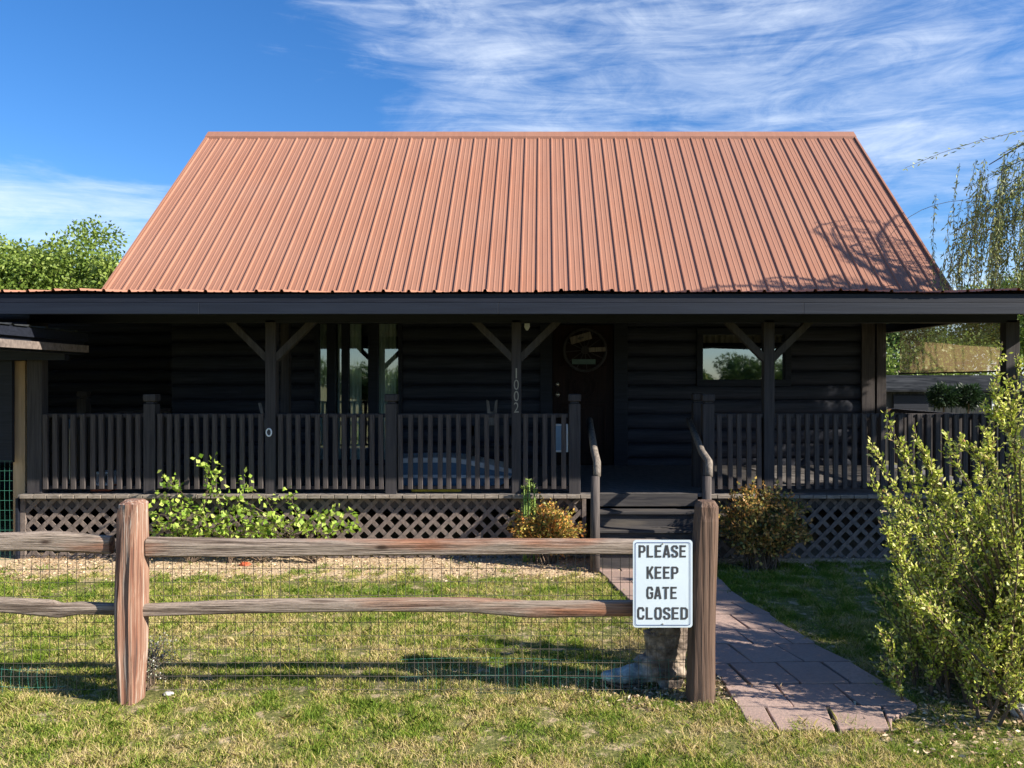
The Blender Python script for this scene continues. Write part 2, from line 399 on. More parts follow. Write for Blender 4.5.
def gz(x, y):
    if 3 < y < 8 and abs(x) < 8: return .012*noise.noise(Vector((x*.9, y*.9, 0)))
    return 0
for y in ys:
    for x in xs: g.v.append((x, y, gz(x, y)))
nx = len(xs)
for j in range(len(ys)-1):
    for i in range(nx-1): g.f.append((j*nx+i, j*nx+i+1, (j+1)*nx+i+1, (j+1)*nx+i))
tag(g.build('ground', M['ground'], smooth=True), kind='structure')

# grass blades
def grassmat():
    m, nt, b = newmat('mown grass blades')
    ge = nt.n('ShaderNodeNewGeometry'); r = ge.outputs['Random Per Island']
    v = coords(nt); a = noise_t(nt, v, 1.1, 4, .6); a2 = noise_t(nt, v, 6, 4, .6)
    ad = nt.n('ShaderNodeMath', operation='ADD'); nt.l(a, ad.inputs[0]); nt.l(a2, ad.inputs[1])
    sh = nt.n('ShaderNodeMapRange', in_={'From Min': .75, 'From Max': 1.22, 'To Min': -.6, 'To Max': .6}); nt.l(ad.outputs[0], sh.inputs[0])
    f = nt.n('ShaderNodeMath', operation='ADD'); nt.l(r, f.inputs[0]); nt.l(sh.outputs[0], f.inputs[1])
    sp = nt.n('ShaderNodeSeparateXYZ'); nt.l(v, sp.inputs[0])
    gy = nt.n('ShaderNodeMapRange', in_={'From Min': 5.3, 'From Max': 6.3, 'To Min': 0, 'To Max': -.22}); nt.l(sp.outputs[1], gy.inputs[0])
    f1 = nt.n('ShaderNodeMath', operation='ADD'); nt.l(f.outputs[0], f1.inputs[0]); nt.l(gy.outputs[0], f1.inputs[1])
    gx = nt.n('ShaderNodeMapRange', in_={'From Min': 1.0, 'From Max': 2.2, 'To Min': 0, 'To Max': -.22}); nt.l(sp.outputs[0], gx.inputs[0])
    f2 = nt.n('ShaderNodeMath', operation='ADD'); nt.l(f1.outputs[0], f2.inputs[0]); nt.l(gx.outputs[0], f2.inputs[1])
    c = ramp(nt, f2.outputs[0], [(0, (.15, .24, .025)), (.3, (.26, .34, .045)), (.5, (.42, .42, .09)), (.68, (.56, .47, .18)), (1, (.63, .50, .26))])
    nt.l(c, b.inputs['Base Color']); b.inputs['Roughness'].default_value = .6; b.inputs['Specular IOR Level'].default_value = .2
    t = nt.n('ShaderNodeBsdfTranslucent'); nt.l(c, t.inputs[0])
    mx = nt.n('ShaderNodeMixShader', in_={0: .3}); nt.l(b.outputs[0], mx.inputs[1]); nt.l(t.outputs[0], mx.inputs[2])
    nt.l(mx.outputs[0], m.node_tree.nodes['Material Output'].inputs[0]); return m
M['grass'] = grassmat()
def nz2(x, y, s, o=0):
    return np.array([noise.noise(Vector((a*s+o, b*s, o))) for a, b in zip(x, y)])
N0 = 1300000
gy_ = 2.9 + 4.7*RNG.random(N0)**1.1
hw = 1.0*gy_ + .4
gx_ = RNG.uniform(-1, 1, N0)
gx_ = np.where(RNG.random(N0) < .7, np.where(gx_ < 0, gx_*(0.72*gy_+.4), gx_*(.66*gy_+.6)), gx_*(.8*gy_+3.2))
gx_ = np.where(gx_ > 7.5, 7.5 - (gx_-7.5), gx_)
nn = nz2(gx_[::4], gy_[::4], 1.7); nn = np.repeat(nn, 4)[:N0]
nf = nz2(gx_, gy_, 7.0, 5.3)
keep = np.ones(N0, bool)
pe = .11*nf + .05*RNG.random(N0)
keep &= ~((gx_ > path_left(gy_)-.01+pe) & (gx_ < path_right(gy_)+.01-pe) & (gy_ > 4.0+.6*pe))
edge = 7.12 + .5*nf + .35*nn
edge = np.where(gx_ > 1.5, edge + .55, edge)
keep &= RNG.random(N0) < np.clip((edge - gy_)/.3, .03, 1)
keep &= RNG.random(N0) < np.clip(.95 + nf*1.9 + nn*1.1, .12, 1)
# worn soil round the right post, the boot and under the big shrub
def worn(x, y, cx, cy, rx, ry):
    return np.clip((((x-cx)/rx)**2 + ((y-cy)/ry)**2), .02, 1)
for c_ in ((.75, 4.42, .62, .2), (-2.25, 4.42, .3, .12), (2.9, 4.3, 1.0, .75), (-.3, 4.75, .35, .13), (2.6, 3.7, .55, .35)):
    keep &= RNG.random(N0) < worn(gx_, gy_, *c_)**1.5
gx_, gy_, nf, nn = gx_[keep], gy_[keep], nf[keep], nn[keep]
n = len(gx_)
hgt = RNG.uniform(.010, .032, n)*(1+.9*nf+.5*nn); hgt *= np.where(RNG.random(n) < .06, 1.6, 1)
strawy = RNG.random(n) < .35
an = RNG.uniform(0, 2*np.pi, n); ln = RNG.uniform(.2, 1.3, n)*hgt + np.where(strawy, .013, 0)
hgt = np.where(strawy, hgt*.45, hgt)
ba = RNG.uniform(0, np.pi, n); w = RNG.uniform(.0008, .0018, n)*(.6+gy_*.16)
base = np.stack([gx_, gy_, np.full(n, -.004)], 1); bd = np.stack([np.cos(ba), np.sin(ba), np.zeros(n)], 1)*w[:, None]
ld = np.stack([np.cos(an)*ln, np.sin(an)*ln, hgt], 1)
mid = base + ld*np.array([.38, .38, .62])
V = np.stack([base-bd, base+bd, mid+bd*.8, base+ld, mid-bd*.8], 1)
tag(npmesh('grass', V, 5, M['grass']), 'short patchy sunlit lawn, green mixed with dry straw', 'grass', kind='stuff')
# weeds/dead leaves and chips on the bare soil
lm = leafmat('dry leaf litter', [(0, (.14, .08, .045)), (.35, (.38, .25, .14)), (.7, (.6, .46, .28)), (1, (.62, .5, .34))], trans=.1)
pts = []
for k in range(5200):
    y = random.uniform(6.9, 7.95); x = random.uniform(-5.3, 1.2 if y > 7.1 else 0.5); pts.append((x, y, random.uniform(.002, .012)))
for k in range(900):
    a = random.random()*6.28; r_ = random.random()**.6
    pts.append((.78+.7*r_*math.cos(a), 4.42+.26*r_*math.sin(a), .01))
for k in range(2600):
    a = random.random()*6.28; r_ = random.random()**.6
    pts.append((2.75+1.1*r_*math.cos(a), 4.1+.85*r_*math.sin(a), .012))
for k in range(900): pts.append((random.uniform(1.8, 4.6), random.uniform(7.2, 7.9), .01))
D = np.stack([RNG.normal(0, 1, len(pts)), RNG.normal(0, 1, len(pts)), RNG.normal(0.1, .1, len(pts))], 1)
tag(npmesh('leaf_litter', leaves(pts, D, .03, .014, rnd=.1), 4, lm), 'dry leaves and bark chips scattered on the bare soil', 'leaf litter', kind='stuff')

# ------------------------------------------------------------------ path of slabs
def pathmat():
    m, nt, b = newmat('pink grey flagstone')
    ge = nt.n('ShaderNodeNewGeometry')
    v = coords(nt); a = noise_t(nt, v, 3, 5, .65); f = noise_t(nt, v, 60, 4, .6)
    c = ramp(nt, ge.outputs['Random Per Island'], [(0, (.30, .19, .15)), (.5, (.41, .265, .21)), (1, (.48, .315, .25))])
    c = mixc(nt, ramp(nt, a, [(.3, (0, 0, 0)), (.7, (.8, .8, .8))]), c, (.36, .26, .21))
    c = mixc(nt, ramp(nt, f, [(.35, (.55, .55, .55)), (.65, (0, 0, 0))]), c, (.2, .16, .14))
    nt.l(c, b.inputs['Base Color']); b.inputs['Roughness'].default_value = .85; bump(nt, b, f, .5, .006); return m
pm = MB(); rnd = random.Random(4)
y = 3.92; row = 0
while y < 7.28:
    dep = rnd.uniform(.27, .36); y2 = min(y+dep, 7.3)
    l0, r0 = float(path_left(y)), float(path_right(y)); l1, r1 = float(path_left(y2)), float(path_right(y2))
    cuts = [0, rnd.uniform(.3, .36), rnd.uniform(.63, .7), 1] if row % 2 else [0, rnd.uniform(.14, .2), rnd.uniform(.46, .54), rnd.uniform(.78, .86), 1]
    for a, b_ in zip(cuts[:-1], cuts[1:]):
        gp = .007
        q = [(l0+(r0-l0)*a+gp, y+gp), (l0+(r0-l0)*b_-gp, y+gp), (l1+(r1-l1)*b_-gp, y2-gp), (l1+(r1-l1)*a+gp, y2-gp)]
        if row == 0 and b_ == 1: q[1] = (q[1][0]-.1, q[1][1]+.13)
        q = [(px_+rnd.uniform(-.008, .008), py_+rnd.uniform(-.008, .008)) for px_, py_ in q]
        hb = rnd.uniform(-.004, .006); h = [.02+hb+rnd.uniform(-.004, .004) for _ in q]
        i = len(pm.v)
        pm.v += [(p[0], p[1], -.03) for p in q] + [(p[0], p[1], hh) for p, hh in zip(q, h)]
        pm.f += [tuple(i+k for k in z) for z in ((4,5,6,7),(0,1,5,4),(1,2,6,5),(2,3,7,6),(3,0,4,7))]
    y = y2; row += 1
tag(pm.build('path', pathmat(), bevel=.005), kind='structure')

# ------------------------------------------------------------------ THE HOUSE
HX0, HX1 = -5.1, 4.66          # house walls
RX0, RX1 = -6.04, 5.6          # main roof
WY = 10.55                     # front wall
DZ = .658                      # deck height
PY = 7.87                      # post line
EY, EZ = 6.88, 2.612           # porch eave
JY, JZ = 10.42, 2.95           # porch roof meets main roof
RY, RZ = 13.87, 6.29
house = thing('log_house', 'dark stained log house with terracotta metal roof and a long front porch', 'house', (0, PY, 0))

def ribbed(x0, x1, a, b, name, mat, parent, sp=.2286, h=.021, nseg=1, thick=.004, wob=0, th0=0):
    """ribbed sheet from line a (y,z) low to b high"""
    prof = []
    x = x0
    while x < x1-.02:
        for dx, dz in ((0, 0), (.010, h), (.030, h), (.040, 0), (.088, 0), (.094, .0045), (.106, .0045), (.112, 0), (.160, 0), (.166, .0045), (.178, .0045), (.184, 0)):
            if x+dx < x1: prof.append((x+dx, dz))
        x += sp
    prof.append((x1, 0))
    d = Vector((0, b[0]-a[0], b[1]-a[1])); L = d.length; d.normalize(); nrm = Vector((0, -d.z, d.y))
    m = MB(); n_ = len(prof)
    for k in range(nseg+1):
        p = Vector((0, a[0], a[1])) + d*(L*k/nseg)
        for px_, pz_ in prof:
            q = p + nrm*pz_
            jit = (noise.noise(Vector((px_*1.3, 0, 3)))*wob if k == 0 else 0)
            m.v.append((px_, q.y, q.z+jit))
    for k in range(nseg):
        for i in range(n_-1): m.f.append((k*n_+i, k*n_+i+1, (k+1)*n_+i+1, (k+1)*n_+i))
    # underside
    off = len(m.v)
    for k in (0, 1):
        p = Vector((0, a[0], a[1])) + d*(L*k) - nrm*thick
        m.v += [(x0, p.y, p.z), (x1, p.y, p.z)]
    m.f.append((off, off+2, off+3, off+1))
    return m.build(name, mat, parent)
mr = ribbed(RX0, RX1, (JY-.02, JZ-.03), (RY-.03, RZ-.03), 'roof', M['roof'], house)
cap = MB()
slope = (RZ-JZ)/(RY-JY)
for sgn in (-1, 1):
    cap.v += []; i = len(cap.v)
    y1_ = RY + sgn*.13; z1_ = RZ - .13*slope
    cap.v += [(RX0-.03, RY, RZ+.05), (RX1+.03, RY, RZ+.05), (RX1+.03, y1_, z1_+.05), (RX0-.03, y1_, z1_+.05),
              (RX0-.03, RY, RZ-.0), (RX1+.03, RY, RZ-.0), (RX1+.03, y1_, z1_-.0), (RX0-.03, y1_, z1_-.0)]
    cap.f += [tuple(i+k for k in q) for q in ((0,1,2,3),(7,6,5,4),(3,2,6,7),(0,3,7,4),(2,1,5,6))]
cap.build('ridge_cap', M['roof'], mr)
for xr, s_ in ((RX0, -1), (RX1, 1)):
    MB().beam((xr+s_*.012, JY, JZ-.03), (xr+s_*.012, RY, RZ-.03), .03, .1).build('rake_trim', M['roof'], mr)
sc_ = MB(); dl = math.hypot(RY-JY, RZ-JZ); uy, uz = (RY-JY)/dl, (RZ-JZ)/dl
for i in range(51):
    x = RX0+.02+i*.2286
    for k in range(1, 8):
        t = k*.6+.1*(i % 2)*.3; y_ = JY+uy*t; z_ = JZ-.03+uz*t
        if t < dl-.1: sc_.box(x-.007, x+.007, y_-uz*.024-.004, y_-uz*.024+.006, z_+uy*.024-.006, z_+uy*.024+.007)
so_ = sc_.build('screws', M['rail_paint'], mr); so_['kind'] = 'stuff'
bk = MB(); bk.poly([(RX0, RY, RZ-.04), (RX1, RY, RZ-.04), (RX1, 17.0, RZ-.04-(17.0-RY)*slope), (RX0, 17.0, RZ-.04-(17.0-RY)*slope)])
bk.build('back_roof', M['roof'], house)
PX0 = -9.0
pr = ribbed(PX0, RX1, (EY, EZ), (JY, JZ), 'porch_roof', M['roof'], house, wob=.03)
# roof added over the left side to shut out the sky
ml = MB(); ml.poly([(PX0, JY, JZ-.01), (HX0, JY, JZ-.01), (HX0, 13.2, 3.2), (PX0, 13.2, 3.2)])
ml.build('added_side_roof', M['roof'], house)
# soffit boards, rafters
cz = lambda y: EZ + (JZ-EZ)*(y-EY)/(JY-EY)
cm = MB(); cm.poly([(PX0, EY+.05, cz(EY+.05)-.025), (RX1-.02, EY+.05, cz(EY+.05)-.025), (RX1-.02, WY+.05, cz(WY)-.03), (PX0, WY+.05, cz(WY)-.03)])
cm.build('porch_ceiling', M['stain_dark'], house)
for k in range(17):
    x = -5.9 + k*.7
    MB().beam((x, EY+.1, cz(EY+.1)-.08), (x, WY-.02, cz(WY)-.085), .04, .1).build('rafter', M['trim_dark'], house)
# fascia: upper dark board and lower slate board
fz1 = EZ - .014; fzm = zz(303, EY+.03); fz0 = zz(314.2, EY+.03)
MB().box(PX0, RX1, EY+.03, EY+.06, fzm+.003, fz1).build('fascia', M['trim_dark'], house, .003)
lf = MB(); xs_ = [PX0, -3.1, -.4, 2.35, RX1]
for a, b_ in zip(xs_[:-1], xs_[1:]): lf.box(a+.001, b_-.001, EY+.012, EY+.055, fz0, fzm)
lf.build('lower_fascia', M['fascia'], house, .003)
# porch beam on the posts
MB().box(-5.25, 4.85, PY-.05, PY+.05, zz(323, PY), cz(PY)-.13).build('porch_beam', M['trim_dark'], house, .004)
MB().box(4.72, 4.80, PY+.05, WY, 2.475, 2.6).build('side_beam', M['trim_dark'], house, .004)

# log wall
def logs(x0, x1, y, z0, z1, holes=(), sp=.2, bulge=.05, wall=None):
    m = MB(); nr = int(math.ceil((z1-z0)/sp)); n8 = 7
    for r_ in range(nr):
        za = z0 + r_*sp; zb = min(za+sp, z1)
        segs = [(x0, x1)]
        for hx0, hx1, hz0, hz1 in holes:
            if zb > hz0+.01 and za < hz1-.01:
                ns = []
                for a, b_ in segs:
                    if hx1 <= a or hx0 >= b_: ns.append((a, b_)); continue
                    if hx0 > a: ns.append((a, hx0))
                    if hx1 < b_: ns.append((hx1, b_))
                segs = ns
        for a, b_ in segs:
            nxs = max(2, int((b_-a)/.5)+1); i = len(m.v)
            for t in range(nxs):
                x = a+(b_-a)*t/(nxs-1)
                for k in range(n8):
                    u = k/(n8-1); ang = math.pi*u
                    wv = .006*noise.noise(Vector((x*.8, r_*3.1, 0)))
                    m.v.append((x, y - bulge*math.sin(ang)**.7 + wv*math.sin(ang), za+(zb-za)*(.5-.5*math.cos(ang))))
            for t in range(nxs-1):
                for k in range(n8-1):
                    q = i+t*n8+k; m.f.append((q, q+n8, q+n8+1, q+1))
    return m
win_l = (xx(316, WY), xx(403, WY), DZ+.02, zz(320, WY))
win_r = (xx(700, WY), xx(785, WY), zz(380, WY), zz(333, WY))
dr = (xx(540, WY), xx(627, WY), DZ, zz(318, WY))
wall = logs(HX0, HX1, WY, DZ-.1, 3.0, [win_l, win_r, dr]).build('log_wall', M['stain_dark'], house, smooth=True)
# closed back of the rooms behind the glass, gables and foundation
bx = MB(); bx.box(HX0+.05, HX1-.05, 13.5, 13.6, 0, 2.9); bx.box(HX0+.05, HX1-.05, WY+.1, 13.5, DZ-.05, DZ); bx.box(HX0+.05, HX1-.05, WY+.1, 13.5, 2.86, 2.92)
bx.build('room_shell', M['interior'], house)
for x in (HX0, HX1):
    gm = MB(); gm.v += [(x, WY-.02, 0), (x, 16.5, 0), (x, 16.5, 3.0), (x, RY, RZ-.15), (x, WY-.02, 3.0)]; gm.f.append((0,1,2,3,4))
    gm.build('gable_wall', M['stain_dark'], house)
MB().box(HX0, HX1, WY+.02, WY+.1, 0, DZ-.1).build('foundation', M['trim_dark'], house)
# walls added behind the side porch so the gap stays dark
sw = logs(PX0, HX0, 12.6, 0, 3.2).build('added_side_wall', M['stain_dark'], house, smooth=True)
MB().box(PX0-.1, PX0, EY+.6, 13.2, 0, 2.9).build('added_side_wall', M['stain_dark'], house)
# corner boards
MB().box(HX1-.30, HX1-.12, WY-.09, WY-.055, DZ, 2.9).build('corner_board', M['rail_paint'], house, .004)
MB().box(HX1-.10, HX1+.03, WY-.10, WY-.05, DZ, 2.9).build('corner_board', M['rail_paint'], house, .004)

# left window: four lights with curtains
def frame_box(m, x0, x1, z0, z1, w, y0, y1):
    m.box(x0, x1, y0, y1, z1-w, z1); m.box(x0, x1, y0, y1, z0, z0+w)
    m.box(x0, x0+w, y0, y1, z0+w, z1-w); m.box(x1-w, x1, y0, y1, z0+w, z1-w)
x0, x1, z0, z1 = win_l
m = MB(); frame_box(m, x0, x1, z0, z1, .055, WY-.075, WY+.03)
wl = m.build('window', M['trim_dark'], house, .004); wl['label'] = 'tall window with pale curtains behind its glass'
for a, b_ in ((328, 336), (342.5, 349.5), (369, 379)):
    MB().box(xx(a, WY), xx(b_, WY), WY-.065, WY+.02, z0+.055, z1-.055).build('mullion', M['trim_dark'], wl, .003)
for a, b_ in ((320, 328), (336, 342.5), (349.5, 369), (379, 399)):
    MB().poly([(xx(a, WY), WY-.02, z0+.05), (xx(b_, WY), WY-.02, z0+.05), (xx(b_, WY), WY-.02, z1-.05), (xx(a, WY), WY-.02, z1-.05)]).build('pane', M['glass'], wl)
def curtain(xa, xb, y, za, zb, mat, parent, folds=9, amp=.02):
    m = MB(); n_ = folds*8
    for k in range(n_+1):
        u = k/n_; x = xa+(xb-xa)*u; yy_ = y + amp*math.sin(u*folds*2*math.pi+random.random()*.3)
        m.v += [(x, yy_, za), (x+.01*math.sin(k), yy_, zb)]
    for k in range(n_): m.f.append((2*k, 2*k+2, 2*k+3, 2*k+1))
    return m.build('curtain', mat, parent, smooth=True)
curtain(xx(350, WY), xx(362, WY), WY+.0, z0, z1, M['curtain'], wl, 3)
curtain(xx(379, WY), xx(396, WY), WY+.0, z0, z1, M['curtain'], wl, 5)
curtain(xx(318, WY), xx(330, WY), WY+.03, z0, z1, M['curtain'], wl, 4)
curtain(xx(337, WY), xx(342, WY), WY+.03, z0, z1, M['curtain'], wl, 2)
# right window
x0, x1, z0, z1 = win_r
m = MB(); frame_box(m, x0-.06, x1+.06, z0-.08, z1+.06, .085, WY-.085, WY+.03)
wr = m.build('window', M['trim_dark'], house, .004); wr['label'] = 'wide low window reflecting the sky beside the post'
MB().box(xx(762, WY), xx(766, WY), WY-.07, WY+.02, z0, z1).build('mullion', M['trim_dark'], wr, .003)
MB().poly([(x0, WY-.02, z0), (x1, WY-.02, z0), (x1, WY-.02, z1), (x0, WY-.02, z1)]).build('pane', M['glass'], wr)
curtain(x0, x1, WY+.1, z1-.13, z1, M['lace'], wr, 14, .012)

# door
x0, x1, z0, z1 = dr
m = MB(); m.box(x0, x0+.17, WY-.09, WY+.03, z0, z1); m.box(x1-.19, x1, WY-.09, WY+.03, z0, z1); m.box(x0+.17, x1-.19, WY-.09, WY+.03, z1-.09, z1)
m.build('door_frame', M['trim_dark'], house, .004)
dx0, dx1 = x0+.175, x1-.195
dm = MB().box(dx0, dx1, WY-.03, WY+.03, z0+.01, z1-.1).build('door', M['door'], house, .004)
def panel(xa, xb, za, zb):
    m = MB(); frame_box(m, xa, xb, za, zb, .03, WY-.055, WY-.031); m.box(xa+.07, xb-.07, WY-.047, WY-.031, za+.07, zb-.07)
    m.build('carved_panel', M['door'], dm, .006)
dw = dx1-dx0; cxd = (dx0+dx1)/2
panel(dx0+.1, dx1-.1, z0+.15, z0+.85)
panel(dx0+.1, dx1-.1, z0+1.35, z1-.25)
m = MB()
for rr in (.19, .11):
    for k in range(8):
        a0 = math.pi/8+k*math.pi/4; a1 = a0+math.pi/4
        m.beam((cxd+rr*math.cos(a0), WY-.045, z0+1.08+rr*math.sin(a0)), (cxd+rr*math.cos(a1), WY-.045, z0+1.08+rr*math.sin(a1)), .03, .028, up=(0,1,0))
m.build('octagon_moulding', M['door'], dm, .004)
for zk, rr in ((DZ+1.11, .032), (DZ+.97, .036)):
    m = MB(); m.tube([(dx0+.065, WY-.03, zk), (dx0+.065, WY-.05, zk), (dx0+.065, WY-.06, zk), (dx0+.065, WY-.085, zk)], [rr, rr*.5, rr*.9, rr*.6], 12)
    m.build('door_knob' if zk < DZ+1 else 'deadbolt', M['brass'], dm, smooth=True)

# deck
def deckmat():
    m, nt, b = newmat('diagonal deck boards')
    tcn = nt.n('ShaderNodeTexCoord'); sp = nt.n('ShaderNodeSeparateXYZ'); nt.l(tcn.outputs['Object'], sp.inputs[0])
    a = nt.n('ShaderNodeMath', operation='ADD'); nt.l(sp.outputs[0], a.inputs[0]); nt.l(sp.outputs[1], a.inputs[1])
    q = nt.n('ShaderNodeMath', operation='MULTIPLY', in_={1: 1/.2}); nt.l(a.outputs[0], q.inputs[0])
    fr = nt.n('ShaderNodeMath', operation='FRACT'); nt.l(q.outputs[0], fr.inputs[0])
    fl = nt.n('ShaderNodeMath', operation='FLOOR'); nt.l(q.outputs[0], fl.inputs[0])
    wn = nt.n('ShaderNodeTexWhiteNoise', noise_dimensions='1D'); nt.l(fl.outputs[0], wn.inputs['W'])
    g = noise_t(nt, coords(nt, (20, 4, 20), (0, 0, R(45))), 1, 4)
    c = ramp(nt, g, [(.3, (.08, .075, .075)), (.7, (.19, .17, .155))])
    c = mixc(nt, wn.outputs[0], c, (.14, .125, .115))
    gp = nt.n('ShaderNodeMath', operation='GREATER_THAN', in_={1: .06}); nt.l(fr.outputs[0], gp.inputs[0])
    c = mixc(nt, gp.outputs[0], (.004, .004, .004), c)
    nt.l(c, b.inputs['Base Color']); b.inputs['Roughness'].default_value = .7; bump(nt, b, gp.outputs[0], .8, .01); return m
deck = MB()
deck.box(-5.32, .42, PY-.12, WY, DZ-.036, DZ); deck.box(.42, 1.66, PY-.02, WY, DZ-.036, DZ); deck.box(1.66, 4.95, PY-.12, WY, DZ-.036, DZ)
dk = deck.build('deck', deckmat(), house)
be = MB(); x = xx(22, PY-.12)
while x < 4.9:
    wd = .138
    if not (.40 < x < 1.62):
        be.box(x, x+wd-.006, PY-.16+random.uniform(-.004, .004), PY-.1225, DZ-.034, DZ+.004+random.uniform(-.003, .003))
    x += wd
    if x > 1.6 and be.v and be.v[0][0] < 0: be.build('board_ends', M['deck_edge'], dk, .004); be = MB()
be.build('board_ends', M['deck_edge'], dk, .004)
for a, b_ in ((-5.28, .40), (1.68, 4.93)): MB().box(a, b_, PY-.048, PY-.008, DZ-.15, DZ-.037).build('rim_joist', M['rail_paint'], house)
# lattice
def lattice(xa, xb, za, zb, y, nm='lattice'):
    per = .157; wd = .041; m = MB(); hh = zb-za
    for layer, sgn in ((0, 1), (1, -1)):
        yy0 = y + layer*.009
        k = xa - hh - per
        while k < xb + hh + per:
            # strip centre line x = k + sgn*(z-za)
            pa = (k, za) ; pb = (k+sgn*hh, zb)
            # clip
            t0, t1 = 0., 1.; dx = pb[0]-pa[0]
            ta, tb = (xa-pa[0])/dx, (xb-pa[0])/dx
            lo, hi = min(ta, tb), max(ta, tb); t0 = max(t0, lo); t1 = min(t1, hi)
            if t1-t0 > .04:
                p0 = (pa[0]+dx*t0, za+hh*t0); p1 = (pa[0]+dx*t1, za+hh*t1)
                m.beam((p0[0], yy0, p0[1]), (p1[0], yy0, p1[1]), .008, wd, up=(-sgn*.7, 0, .7))
            k += per
    return m.build(nm, M['lattice'], house)
lattice(-5.28, .40, -.01, DZ-.037, PY-.06)
ll = lattice(1.68, 4.93, -.01, DZ-.037, PY-.06)
MB().box(-5.33, -5.28, PY-.07, PY-.03, 0, DZ-.037).build('lattice_frame', M['lattice'], house)
MB().box(.40, .44, PY-.07, PY-.03, 0, DZ-.037).build('lattice_frame', M['lattice'], house)
MB().box(1.64, 1.68, PY-.07, PY-.03, 0, DZ-.037).build('lattice_frame', M['lattice'], house)

MB().box(4.93, 4.96, PY-.1, WY, 0, DZ-.04).build('added_skirting', M['trim_dark'], house)  # added boards, stop the sun from lighting the soil under the deck
MB().box(-5.36, -5.335, PY-.1, WY, 0, DZ-.04).build('added_skirting', M['trim_dark'], house)  # matching added boards, close the left side against light
# porch posts with braces
def post(px, w=10.5, braces=True, name='porch_post'):
    x = xx(px, PY); hw_ = w/2/F*PY
    p = MB().box(x-hw_, x+hw_, PY-.05, PY+.055, DZ+.0, zz(320, PY)).build(name, M['post_paint'], house, .006)
    if braces:
        for s_ in (-1, 1):
            a = Vector((x+s_*hw_*.7, PY, zz(359, PY))); b_ = Vector((x+s_*.47, PY, zz(317, PY)))
            MB().beam(a, b_, .07, .085, up=(0, 1, 0)).build('brace', M['brace_paint'], p, .004)
    return p
p37 = post(37.5, 15, False)
p272 = post(272); p517 = post(516.5, 9.5); p768 = post(768); p1008 = post(1010, 14, False)
# inner posts seen in the shade of the porch
for px_, d in ((286, 9.4),):
    MB().box(xx(px_, d)-.05, xx(px_, d)+.05, d-.05, d+.05, DZ, 2.7).build('inner_post', M['post_paint'], house, .005)
# newels
def newel(px, d=PY, w=11.5, top=397):
    x = xx(px, d); h_ = w/2/F*PY; zt = zz(394, PY)
    n_ = MB().box(x-h_, x+h_, d-.06, d+.05, DZ-.0, zt-.10).build('newel_post', M['post_paint'], house, .005)
    m = MB(); m.box(x-h_*.75, x+h_*.75, d-.045, d+.035, zt-.10, zt-.075); m.box(x-h_*1.1, x+h_*1.1, d-.065, d+.055, zt-.075, zt)
    m.build('post_cap', M['post_paint'], n_, .018)
    return n_
for px_ in (152, 392, 574.5, 707.5): newel(px_)
newel(697, 8.35, 10); newel(84, 10.2, 12)
# railing sections: rail + each baluster a sub-part, shared meshes
bal_me = None
def railing(pa, pb):
    global bal_me
    xa, xb = xx(pa, PY), xx(pb, PY)
    r_ = MB().box(xa, xb, PY-.03, PY+.04, 1.435, 1.475)
    ro = r_.build('railing', M['rail_paint'], house, .004)
    MB().box(xa, xb, PY-.03, PY, .70, .735).build('bottom_rail', M['rail_paint'], ro)
    n_ = max(1, round((xb-xa)/.0955)); sp = (xb-xa)/n_
    for k in range(n_):
        x = xa + sp*(k+.5) + random.uniform(-.006, .006)
        if bal_me is None:
            b0 = MB().box(-.024, .024, -.017, .017, 0, .765).build('baluster', M['rail_paint'], ro, .003); bal_me = b0.data; o = b0
        else:
            o = bpy.data.objects.new('baluster', bal_me); C.objects.link(o); o.parent = ro
            bv = o.modifiers.new('bevel', 'BEVEL'); bv.width = .003; bv.segments = 1
            o.matrix_parent_inverse = Matrix.Translation(-world_loc(ro))
        o.location = (x, PY-.049, .708 + random.uniform(-.006, .004)); o.rotation_euler = (0, random.uniform(-.008, .008), random.uniform(-.05, .05))
for a, b_ in ((45, 146), (158, 267), (277.5, 386.5), (397.5, 511.5), (521.5, 568), (714, 762.5), (773.5, 885), (885, 1003)):
    railing(a, b_)
# side rail on the right end with its slats
sr = MB(); sr.box(4.70, 4.78, PY+.06, WY-.1, 1.40, 1.44)
y = PY+.2
while y < WY-.12: sr.box(4.735, 4.775, y-.024, y+.024, .71, 1.40); y += .11
sr.build('side_railing', M['rail_paint'], house, .003)
sr = MB(); sr.box(-5.2, -5.13, PY+.06, WY+.8, 1.40, 1.44)
y = PY+.2
while y < WY+.7: sr.box(-5.18, -5.15, y-.024, y+.024, .71, 1.40); y += .11
sr.build('side_railing', M['rail_paint'], house, .003)
